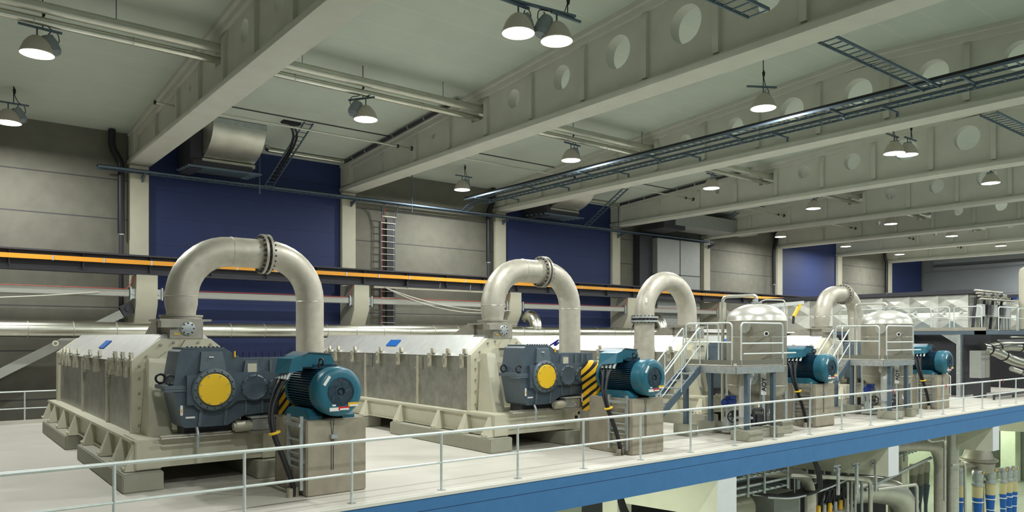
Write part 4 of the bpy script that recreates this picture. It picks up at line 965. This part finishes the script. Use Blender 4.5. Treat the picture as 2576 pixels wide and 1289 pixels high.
for a in (((17.95, 18.62, 12.13, 12.75, .27), 'front corner'), ((18.62, 19.40, 12.42, 13.05, .27), 'front middle'), ((19.42, 19.78, 12.2, 12.72, .30), 'small square'), ((17.6, 18.05, 13.95, 14.5, .33), 'left rear'), ((18.75, 19.25, 13.95, 14.5, .33), 'middle rear'), ((20.15, 20.75, 12.5, 12.98, .38), 'right')):
    (q0, q1, q2, q3, h), nm = a
    o = MB().box(q0, q1, q2, q3, 0, h, .015).build('footing_pad', M_pad, None, ((q0+q1)/2, (q2+q3)/2, 0)); tag(o, '%s concrete footing below the first tank platform' % nm.capitalize(), 'footing', 'concrete footings of the tank platforms'); vp.append(o)
for o in (T, N, vent_line, level_pipe, U2, F, E2, *vp):
    lab = o['label'].replace('first tank', 'second tank').replace('between the second and third motors', 'between the third and fourth motors').replace('behind the second motor', 'behind the third motor')
    copy_tree(o, (8.79, 0.1, 0), lab)

# ================================================================ FAR MACHINES
def faceted(mb, X, y0, y1, z0, z1, ny, nz, d):
    for i in range(ny):
        for j in range(nz):
            a, b = lerp(y0, y1, i/ny), lerp(y0, y1, (i+1)/ny); c, e = lerp(z0, z1, j/nz), lerp(z0, z1, (j+1)/nz); s = 1
            mb._faces([(X, a, c), (X, b, c), (X, b, e), (X, a, e), (X-d*s, (a+b)/2, (c+e)/2)], [(0,1,4), (1,2,4), (2,3,4), (3,0,4)])
Hd = thing('faceted_hood', (42, 20, 3.3), 'large pale hood with diamond shaped panels standing behind the fourth motor', 'machine hood')
mb = MB(); faceted(mb, 40.3, 14.9, 27.4, 3.25, 5.0, 9, 2, .15); mb.box(40.45, 44, 14.9, 27.4, 3.25, 5.0); mb.build('diamond_panel', M_hood, Hd, sharp=.05)
MB().box(40.1, 44.2, 14.7, 27.2, 5.02, 5.22).build('roof_edge', M_crane, Hd)
for yy in (15.2, 16.0, 17.4, 18.2, 19.6, 20.4): MB().cyl((40.28, yy, 4.1), (40.15, yy, 4.12), .06, 10).build('panel_knob', M_galv, Hd)
MB().box(40.5, 44, 15.2, 27, 0, 3.1).build('lower_body', M_crane, Hd)
for yy in (15.3, 17.6, 19.9): MB().box(40.3, 40.5, yy-.1, yy+.1, 0, 3.1).build('column', M_tray, Hd)
H2 = thing('faceted_hood', (50.5, 20, 3.3), 'more distant hood with diamond panels at the right picture edge', 'machine hood')
mb = MB(); faceted(mb, 48.5, 14.6, 27, 3.3, 5.0, 9, 2, .15); mb.box(48.65, 52, 14.6, 27, 3.3, 5.0); mb.build('diamond_panel', M_hood, H2, sharp=.05)
MB().box(48.3, 52.2, 14.4, 27.2, 5.1, 5.3).build('roof_edge', M_crane, H2)
MB().box(48.7, 52, 14.8, 27, 0, 3.2).build('lower_body', M_crane, H2)
# head end of the hood: cluster of pipes and valve boxes
Hc = thing('hood_drive_end', (42, 14.5, 3.2), 'cluster of shiny pipes, boxes and brackets at the near end of the large hood', 'pipework')
rnd = random.Random(3)
for i in range(7):
    xx = 40.4+i*.55; MB().tube([(xx, 14.75, 3.3), (xx, 14.6, 4.7+rnd.random()*.4), (xx+.3, 14.3, 5.0)], .07, 8).build('riser_pipe', M_shiny if i % 2 else M_crane, Hc)
for i in range(5):
    xx = 40.4+i*.8; MB().box(xx, xx+.45, 14.35, 14.7, 3.9+.1*(i % 2), 4.5).build('valve_box', M_steelroof if i % 2 == 0 else M_crane, Hc)
for i in range(4):
    z = 4.75+.14*i; MB().cyl((40.1, 14.3+.08*i, z), (44.5-.3*i, 14.3+.08*i, z), .05, 8).build('cross_pipe', M_shiny if i % 2 else M_chute, Hc)
for i in range(4): MB().box(44.0+i*.45, 44.3+i*.45, 14.8, 15.0, 3.3, 4.6).build('grey_post', M_cabinet, Hc)
MB().box(44.6, 44.8, 14.2, 14.4, 4.85, 4.97).build('blue_fitting', M_bluepaint, Hc)
# upper walkway
Wk = thing('upper_walkway', (40, 15, 3), 'raised galvanised walkway with hoop railings around the large hood', 'walkway')
MB().box(39.1, 40.1, 13.7, 21, 3.02, 3.2).build('side_deck', M_tray, Wk); MB().box(39.1, 58, 13.2, 14.2, 3.02, 3.2).build('front_deck', M_tray, Wk)
MB().box(39.08, 39.12, 13.7, 21, 3.2, 3.36).build('toe_board', M_chute, Wk)
for (ya, yb) in ((20.8, 18.1), (17.9, 16.15), (16.0, 15.3), (15.1, 13.9)):
    mb = MB(); hoop_rail(mb, (39.15, ya, 0), (39.15, yb, 0), 4.35, 3.85, .028, 3.2); mb.build('hoop_rail', M_rail, Wk)
for (xa, xb) in ((39.3, 41.6), (41.8, 44.2), (44.4, 46.8), (47.0, 49.4), (49.6, 52)):
    mb = MB(); hoop_rail(mb, (xa, 13.25, 0), (xb, 13.25, 0), 4.3, 3.8, .028, 3.2); mb.build('hoop_rail', M_rail, Wk)
for (lx, ly) in ((39.2, 14.9), (39.2, 18.5), (44.5, 13.4), (50, 13.4)): MB().box(lx-.09, lx+.09, ly-.09, ly+.09, 0, 3.02).build('support_column', M_galv, Wk)
MB().prism([(14.9, 3.02), (14.9, 2.5), (15.7, 3.02)], 'x', 39.15, 39.25).build('knee_brace', M_galv, Wk)
mb = MB(); mb.box(39.15, 57, 13.15, 13.25, 2.72, 2.78); mb.cyl((39.3, 13.1, 2.62), (57, 13.1, 2.62), .05, 8); mb.cyl((41, 13.3, 2.9), (57, 13.3, 2.9), .04, 8); mb.build('services_under', M_shiny, Wk)
St = thing('walkway_stair', (38.6, 16.8, 0), 'stair with dark stringers descending from the raised walkway behind the fourth motor', 'stair')
for xx in (38.3, 39.0):
    MB().bar((xx, 18.8, 3.1), (xx, 15.3, 0.05), .05, .22).build('stringer', M_galv, St)
    mb = MB(); mb.tube([(xx, 18.9, 4.1), (xx, 15.2, 1.0), (xx, 15.2, 0.05)], .025, 8); mb.tube([(xx, 18.9, 3.65), (xx, 15.2, .55)], .018, 8); mb.build('stair_rail', M_rail, St)
for i in range(1, 12):
    t = i/12; MB().box(38.32, 38.98, lerp(18.8, 15.3, t)-.12, lerp(18.8, 15.3, t)+.12, lerp(3.1, .05, t), lerp(3.1, .05, t)+.04).build('tread', M_tray, St)
cb = thing('control_cabinet', (40.3, 14.1, 0), 'grey double door cabinet hung below the raised walkway', 'cabinet')
MB().box(39.35, 39.85, 14.0, 14.5, .95, 2.25, .01).build('left_door', M_cabinet, cb); MB().box(39.87, 40.4, 14.0, 14.5, .95, 2.25, .01).build('right_door', M_chute, cb)
MB().box(39.5, 40.3, 14.1, 14.4, 0, .95).build('stand', M_crane, cb)
for i, (pts, r, lab) in enumerate((([(41.2, 14.6, 2.35), (42.0, 14.3, 2.2), (43.2, 14.0, 1.75), (46, 13.4, 1.25), (52, 12.9, 1.1)], .25, 'thick silver clad hose sloping down at the right picture edge'),
        ([(43.0, 15.0, 2.3), (44.5, 14.6, 2.45), (46.5, 14.2, 2.3), (50, 13.8, 1.8), (54, 13.6, 1.7)], .25, 'second silver clad hose curving behind the first at the right edge'),
        ([(42.0, 13.6, 1.35), (43.5, 13.3, 1.0), (46, 13.0, .75)], .12, 'smaller pale pipe below the thick silver hoses'))):
    t = thing('clad_pipe', pts[0], lab, 'pipe')
    MB().tube(fillet(pts, .6, 5), r, 18).build('cladding', M_shiny if i < 2 else M_pipeclean, t)
    mb = MB()
    for a, b in zip(pts, pts[1:]):
        A_, B_ = Vector(a), Vector(b); d = (B_-A_).normalized(); mb.cyl(A_.lerp(B_, .5), A_.lerp(B_, .5)+d*.06, r*1.08, 18)
    mb.build('joint_band', M_black, t)
    mb = MB(); q = Vector(pts[-2]); mb.cyl((q.x, q.y, 0), (q.x, q.y, q.z-.05), .06, 8); mb.build('prop', M_crane, t)
t = thing('floor_pump', (44.2, 12.9, 0), 'blue and white pump on the floor at the right picture edge', 'pump')
mb = MB(); mb.cyl((44.0, 12.9, .45), (44.9, 12.95, .45), .2, 18); mb.build('blue_motor', M_bluepaint, t); MB().box(43.7, 45.1, 12.7, 13.2, .02, .22).build('base', M_white, t)
mb = MB(); mb.torus((43.8, 12.8, .55), (.8, .5, 0), .22, .03, 18, 6); mb.cyl((43.8, 12.9, .5), (44.0, 12.9, .5), .26, 16); mb.build('valve_ring', M_galv, t)
mb = MB(); mb.cyl((38.6, 13.2, .2), (43.5, 13.2, .2), .06, 10); mb.cyl((38.6, 13.2, .02), (38.6, 13.2, .2), .05, 8); mb.cyl((41, 13.2, .02), (41, 13.2, .2), .05, 8); mb = mb.build('x', M_crane); mb.name = 'floor_pipe'; tag(mb, 'dark pipe lying low on the deck in front of the raised walkway', 'pipe')
t = thing('cream_vessel', (43.6, 13.0, 3.2), 'tall smooth cream vessel with rounded top cut by the right picture edge', 'tank')
MB().lathe([(0, .0), (.55, .02), (.62, .1), (.62, 2.95), (.58, 3.12), (.45, 3.22), (0, 3.25)], (43.75, 13.2, 3.2), (0, 0, 1), 40).build('shell', M_cream, t)
# yellow hoist behind the first tank and small white frame
t = thing('overhead_bar', (28.2, 17.1, 2), 'pale horizontal bar with a yellow bracket seen right of the first tank dome', 'frame')
MB().bar((26.6, 17.2, 4.12), (29.0, 17.0, 4.34), .08, .14).build('bar', M_steelroof, t); MB().bar((28.75, 17.0, 4.26), (28.35, 17.05, 3.75), .08, .12).build('yellow_arm', M_yellow, t); MB().bar((28.35, 17.05, 3.75), (28.3, 17.05, 3.45), .06, .10).build('hook', M_black, t); MB().box(27.5, 27.6, 17.1, 17.2, 0, 4.2).build('post', M_galv, t)

# ================================================================ BELOW THE DECK
for k, (xa, xb, lab) in enumerate(((7.0, 7.7, 'hidden'), (15.87, 16.64, 'first'), (25.0, 25.72, 'second'), (33.9, 34.55, 'third'), (42.8, 43.5, 'fourth'), (51.7, 52.4, 'fifth'))):
    if k == 0: continue
    t = thing('deck_girder', ((xa+xb)/2, 11.66, -1.7), '%s white ended concrete girder from the left below the blue deck edge' % lab.capitalize(), 'girder', 'girders below the deck')
    MB().prism([(11.66, -.72), (11.66, -1.70), (16.5, -1.95), (20.9, -1.95), (20.9, -.72)], 'x', xa, xb).build('body', M_under, t)
    MB().box(xa-.003, xb+.003, 11.63, 11.66, -1.70, -.72).build('end_face', M_white2, t)
for k, x in enumerate((16.25, 34.2, 52.0)):
    o = MB().box(x-.3, x+.3, 15.2, 15.8, -6, -1.9).build('under_column', M_under, None, (x, 15.5, -6)); tag(o, '%s concrete column from the left carrying the deck girders' % ['First', 'Second', 'Third'][k], 'column')
def pipe(name, pts, r, m, label, R=.5, cat='pipe', n=20, bands=True, foot=False):
    t = thing(name, pts[-1], label, cat)
    MB().tube(fillet(pts, R, 7), r, n).build('pipe_run', m, t)
    if bands:
        mb = MB(); a, b = Vector(pts[-2]), Vector(pts[-1]); d = (b-a).normalized(); q = .25
        while q < (b-a).length: mb.cyl(a+d*q, a+d*(q+.02), r*1.03, n); q += .8
        mb.build('joint_band', M_galv, t)
    return t
pipe('elbow_pipe', [(18.6, 12.9, -1.0), (20.2, 12.7, -1.15), (21.9, 12.6, -1.4), (21.9, 12.6, -6)], .17, M_pipe, 'left thick elbow pipe bending down below the deck', .8)
pipe('elbow_pipe', [(27.5, 13.0, -1.1), (29.6, 12.9, -1.2), (31.85, 12.8, -1.45), (31.85, 12.8, -6)], .22, M_pipe, 'right thick elbow pipe bending down below the deck', .9)
pipe('vertical_pipe', [(33.98, 13.2, -.75), (33.98, 13.2, -6)], .27, M_pipeclean, 'thick vertical pipe right of the elbow below the deck', .1)
pipe('large_elbow', [(26.6, 14.0, -2.75), (28.4, 13.8, -2.85), (30.3, 13.5, -3.3), (30.9, 13.5, -6)], .50, M_duct, 'very thick grey elbow duct at the bottom picture edge', 1.0)
pipe('service_pipe', [(20.3, 12.35, -1.2), (24.3, 12.3, -1.78), (25.15, 12.3, -1.95), (25.15, 12.3, -6)], .07, M_pipeclean, 'thin pale pipe crossing in front of the second girder and turning down', .25, n=12)
pipe('service_pipe', [(26.0, 12.9, -2.45), (29, 12.9, -2.1), (31.5, 13.0, -1.9)], .06, M_galv, 'thin pipe rising to the right between the two elbows below the deck', .2, n=12)
pipe('vent_loop', [(29.6, 12.45, -.8), (30.1, 12.45, -1.08), (31.4, 12.45, -1.1), (31.42, 12.45, -3.5)], .05, M_pipeclean, 'thin looped pipe above the right elbow below the deck', .25, n=12)
pipe('vent_loop', [(31.9, 12.4, -2.15), (33.2, 12.4, -2.2), (33.25, 12.4, -6)], .055, M_pipeclean, 'thin looped pipe in front of the thick vertical pipe', .25, n=12)
pipe('vent_loop', [(25.6, 12.3, -2.3), (28.4, 12.2, -2.45), (28.4, 12.2, -6)], .06, M_pipeclean, 'thin looped pipe over the very thick grey elbow duct', .2, n=12)
for x in (24.4, 24.65, 24.9, 25.35): pipe('riser_pipe', [(x, 12.7, -1.95), (x, 12.7, -6)], .045, M_galv if x != 24.65 else M_chute, 'vertical riser at x below the second girder', .1, n=10)
rs = [o for o in C.objects if o.get('label', '') == 'vertical riser at x below the second girder']
for o, wd in zip(rs, ('leftmost', 'second from left', 'third from left', 'rightmost')): o['label'] = '%s of the four thin vertical risers below the second girder' % wd.capitalize(); o['group'] = 'thin vertical risers below the deck'
for k, x in enumerate((22.6, 23.77, 25.04)):
    t = thing('hanger_bracket', (x, 12.15, -1.6), '%s galvanised T shaped hanger bracket on the white girder side below the deck' % ['Left', 'Middle', 'Right'][k], 'bracket')
    MB().box(x-.2, x+.2, 12.1, 12.14, -1.3+.0*k-.05*k, -1.12-.05*k).build('fixing_plate', M_galv, t); MB().box(x-.06, x+.06, 12.04, 12.1, -2.05-.1*k, -1.2).build('drop_leg', M_galv, t)
    mb = MB()
    for dx in (-.15, .15): mb.cyl((x+dx, 12.1, -1.2-.05*k), (x+dx, 12.07, -1.2-.05*k), .02, 8)
    mb.build('bolt', M_black, t)
# hanging cable trays under the deck
t = thing('hanging_tray', (19, 12.4, -1.5), 'hanging cable tray frames below the deck edge beside the first girder', 'cable tray')
for xx in (18.3, 19.1, 20.3): MB().cyl((xx, 12.4, -1.6), (xx, 12.4, -.72), .035, 8).build('drop_rod', M_galv, t)
for z in (-1.05, -1.3, -1.5): 
    MB().bar((17.2, 12.4, z), (20.5, 12.5, z-.03), .03, .06).build('rail', M_galv, t); MB().bar((17.2, 13.0, z), (20.8, 13.1, z-.03), .03, .06).build('rail', M_tray, t)
mb = MB(); x = 17.3
while x < 20.4: mb.bar((x, 12.4, -1.5), (x, 13.0, -1.5), .03, .02); mb.bar((x, 12.4, -1.05), (x, 13.0, -1.05), .03, .02); x += .3
mb.build('rung', M_tray, t)['kind'] = 'stuff'
pts = [(19.3, 12.4, -1.75), (20.5, 12.4, -1.95), (21.6, 12.4, -1.95), (22.8, 12.4, -1.88), (24.0, 12.35, -1.7)]
t = thing('curved_tray', (21.6, 12.5, -1.9), 'dark curved cable tray sweeping up to the right below the deck', 'cable tray')
for dy in (0, .5): MB().tube([(p[0], p[1]+dy, p[2]) for p in fillet(pts, .5)], .03, 8).build('side_rail', M_galv, t)
mb = MB(); 
for a, b in zip(pts, pts[1:]): mb.bar((a[0], a[1]+.25, a[2]+.04), (b[0], b[1]+.25, b[2]+.04), .42, .05)
mb.build('cables', M_black, t)
mb = MB(); mb.cyl((21.0, 12.6, -.75), (21.0, 12.6, -1.9), .02, 6); mb.build('drop_rod', M_galv, t); MB().cyl((23.4, 12.6, -.75), (23.4, 12.6, -1.8), .02, 6).build('drop_rod', M_galv, t)
for i, (bx, lab) in enumerate(((21.1, 'black cables hanging in a loop from the deck edge beside the second girder'), (12.6, 'black cables hanging down at the bottom edge left of the first girder'))):
    t = thing('cable_drop', (bx, 12.1, -1), lab, 'cable')
    for q in range(4):
        dx = .07*q; MB().tube(fillet([(bx+dx, 12.1+.03*q, -.72), (bx+.3+dx, 12.1, -1.15), (bx+.5+dx, 12.15, -1.8), (bx+.2+dx, 12.4, -1.95)] if i == 0 else [(bx+dx, 12.0+.03*q, -.72), (bx+.08+dx, 12.0, -1.1), (bx+.5+dx, 12.1, -1.5)], .2), .03, 8).build('cable', M_black, t)
t = thing('round_tank_end', (19.5, 14.0, -2.5), 'dished end of a cream horizontal tank just right of the first girder', 'tank')
MB().lathe([(0, .28), (.25, .24), (.42, .14), (.5, 0), (.5, -2.6)], (20.3, 14.0, -2.45), (1, 0, 0), 32).build('shell', M_cream, t)
MB().box(18.2, 19.6, 13.7, 14.3, -6, -2.9).build('saddle', M_crane, t)
# dark blocks added to darken the background, with pipework in front
t = thing('dark_plant_backing', (22, 15, -6), 'dark blocks added as shaded background below the deck, with pipes and hoses', 'machine')
MB().box(17.2, 30.5, 15.9, 18, -6, -1.98).build('body', M_crane, t); MB().box(30.6, 35.0, 16.4, 18, -6, -2.6).build('rear_dark_backing', M_crane, t)
for i in range(9): MB().cyl((25.6+i*.62, 15.6, -6), (25.6+i*.62, 15.6, -1.9-.15*(i % 3)), .06+.03*(i % 2), 10).build('rack_pipe', M_galv if i % 3 else M_chute, t)
MB().box(21.0, 22.4, 13.3, 15.0, -6, -2.1).build('grey_cabinet', M_cabinet, t)
for i in range(5): MB().tube(fillet([(23.2+i*.3, 13.0, -2.6), (23.3+i*.3, 12.9, -2.1), (23.6+i*.3, 12.9, -2.15), (23.7+i*.3, 13.0, -2.7)], .2), .05, 8).build('hose', M_black, t)
for i in range(6): mb = MB(); mb.cyl((23.0+i*.35, 12.95, -2.95), (23.0+i*.35, 12.95, -2.6), .07, 10); mb.build('fitting', M_galv if i % 2 else M_amber, t)
MB().box(22.8, 25.0, 12.8, 13.1, -6, -2.9).build('manifold_block', M_chute, t)
# cleaner station at the right
D = thing('cleaner_station', (39, 14, -6), 'round distributor cone with branch pipes at bottom right below the deck', 'pipework')
MB().lathe([(.42, 0), (.46, -.05), (.66, -.58), (.82, -.60), (.82, -.68), (.66, -.70), (.70, -.8), (.62, -1.2), (.3, -1.4), (0, -1.4)], (39.0, 14.0, -2.2), (0, 0, 1), 32).build('cone', M_chute, D)
MB().cyl((39.0, 14.0, -3.5), (39.0, 14.0, -6), .25, 16).build('stand_pipe', M_chute, D)
MB().cyl((39.0, 14.0, -2.25), (39.0, 14.0, -.72), .3, 20).build('feed_pipe', M_duct, D)
spots = [(35.86, 13.6, .17, -2.88), (36.6, 14.0, .13, -2.95), (37.83, 13.6, .22, -3.16), (39.31, 13.6, .22, -3.22), (40.88, 13.6, .16, -3.39), (41.65, 13.6, .16, -3.42), (42.33, 13.6, .16, -3.46)]
ordw = ['First', 'Second', 'Third', 'Fourth', 'Fifth', 'Sixth', 'Seventh', 'Eighth']
base = thing('cleaner_tube', (36, 13.6, -6), 'First cream and blue cleaner tube from the left in the lower right corner', 'cleaner', 'cream and blue cleaner tubes around the distributor')
zt = -2.75
h = MB(); h.lathe([(0, 0), (.13, 0), (.16, -.08), (.16, -.45), (.13, -.5), (.13, -.58), (.175, -.60), (.175, -.72), (0, -.74)], (36, 13.6, zt), (0, 0, 1), 20); h.build('head', M_galv, base)
h = MB(); h.lathe([(0, -.7), (.155, -.7), (.14, -1.25), (0, -1.26)], (36, 13.6, zt), (0, 0, 1), 20); h.build('cream_section', mat('cleaner_cream', (.62, .55, .30), .5), base)
h = MB(); h.lathe([(0, -1.25), (.145, -1.25), (.12, -1.7), (.09, -2.6), (0, -2.6)], (36, 13.6, zt), (0, 0, 1), 20); h.build('blue_section', M_bluesign, base)
MB().torus((36, 13.6, zt-1.45), (0, 0, 1), .14, .025, 18, 6).build('clamp_ring', M_white, base); MB().torus((36, 13.6, zt-1.95), (0, 0, 1), .12, .02, 18, 6).build('clamp_ring', M_white, base)
MB().cyl((36, 13.6, zt-2.6), (36, 13.6, -5.42), .05, 8).build('foot_pipe', M_galv, base)
MB().box(35.94, 36.06, 13.42, 13.44, zt-.12, zt-.04).build('amber_tag', M_amber, base)
for i, (x, y, r, zz) in enumerate(spots):
    c = base if i == 0 else copy_tree(base, (0, 0, 0), '%s cream and blue cleaner tube from the left in the lower right corner' % ordw[i])
    c.location = (x, y, -6+(zz+2.75)); c.scale = (r/.15, r/.15, 1)
    MB().tube(fillet([(39.0, 14.0, -3.25), ((39+x)/2, (14+y)/2, zz-.05), (x, y+.02, zz-.1)], .3, 4), .09, 10).build('branch_arm', M_chute, D)
for i in range(3):
    x = 36.84+i*.68; t = thing('dark_cleaner_tube', (x, 16, -6), ['Left', 'Middle', 'Right'][i]+' dark cleaner tube of the three standing behind the right elbow', 'cleaner', 'dark cleaner tubes behind the elbow')
    MB().lathe([(0, 0), (.16, 0), (.19, -.1), (.19, -.5), (.15, -.55), (0, -.55)], (x, 16, -3.1), (0, 0, 1), 16).build('head', M_chute, t)
    MB().lathe([(0, -.5), (.17, -.5), (.15, -1.1), (0, -1.1)], (x, 16, -3.1), (0, 0, 1), 16).build('middle_section', M_kick, t)
    MB().lathe([(0, -1.1), (.19, -1.1), (.08, -2.1), (.08, -2.9), (0, -2.9)], (x, 16, -3.1), (0, 0, 1), 16).build('lower_section', M_gear, t)
t = thing('pale_column', (52, 17, -6), 'pale green column with dark edges at the lower right corner', 'column')
MB().box(52.5, 53.4, 16.8, 17.6, -6, -.75).build('shaft', M_green, t); MB().box(53.6, 54.2, 16.6, 17.0, -6, -.75).build('dark_post', M_cabinet, t)
t = thing('lower_tray', (33, 14, -1.6), 'stack of cable trays below the deck between second and third girders', 'cable tray')
for j, z in enumerate((-1.35, -1.65, -1.95)):
    for dy in (0, .5): MB().bar((26.2, 13.6+dy, z), (33.6, 14.2+dy, z+.1), .04, .08).build('side_rail', M_galv, t)
    mb = MB(); x = 26.5
    while x < 33.4: mb.bar((x, 13.6+(x-26.2)*.08, z+.02), (x, 14.1+(x-26.2)*.08, z+.02), .03, .03); x += .4
    mb.build('rung', M_tray, t)['kind'] = 'stuff'
mb = MB(); mb.cyl((28.6, 13.6, -.75), (28.6, 13.6, -2.1), .04, 8); mb.cyl((31.0, 13.8, -.75), (31.0, 13.8, -2.1), .04, 8); mb.build('drop_rod', M_galv, t)
# unseen point lights added under the deck, strongest one for the first girder's side
for x in (12, 14, 20, 27, 33, 38, 44, 50):
    d = bpy.data.lights.new('lower_fill_light', 'POINT'); d.energy = 240 if x == 12 else 35 if x < 35 else 190; d.color = (.93, 1.0, .86); d.shadow_soft_size = .3
    o = bpy.data.objects.new('lower_fill_light', d); C.objects.link(o); o.location = (x, 14.0 if x == 12 else 18.8 if x < 32 else 18.0, -2.3)
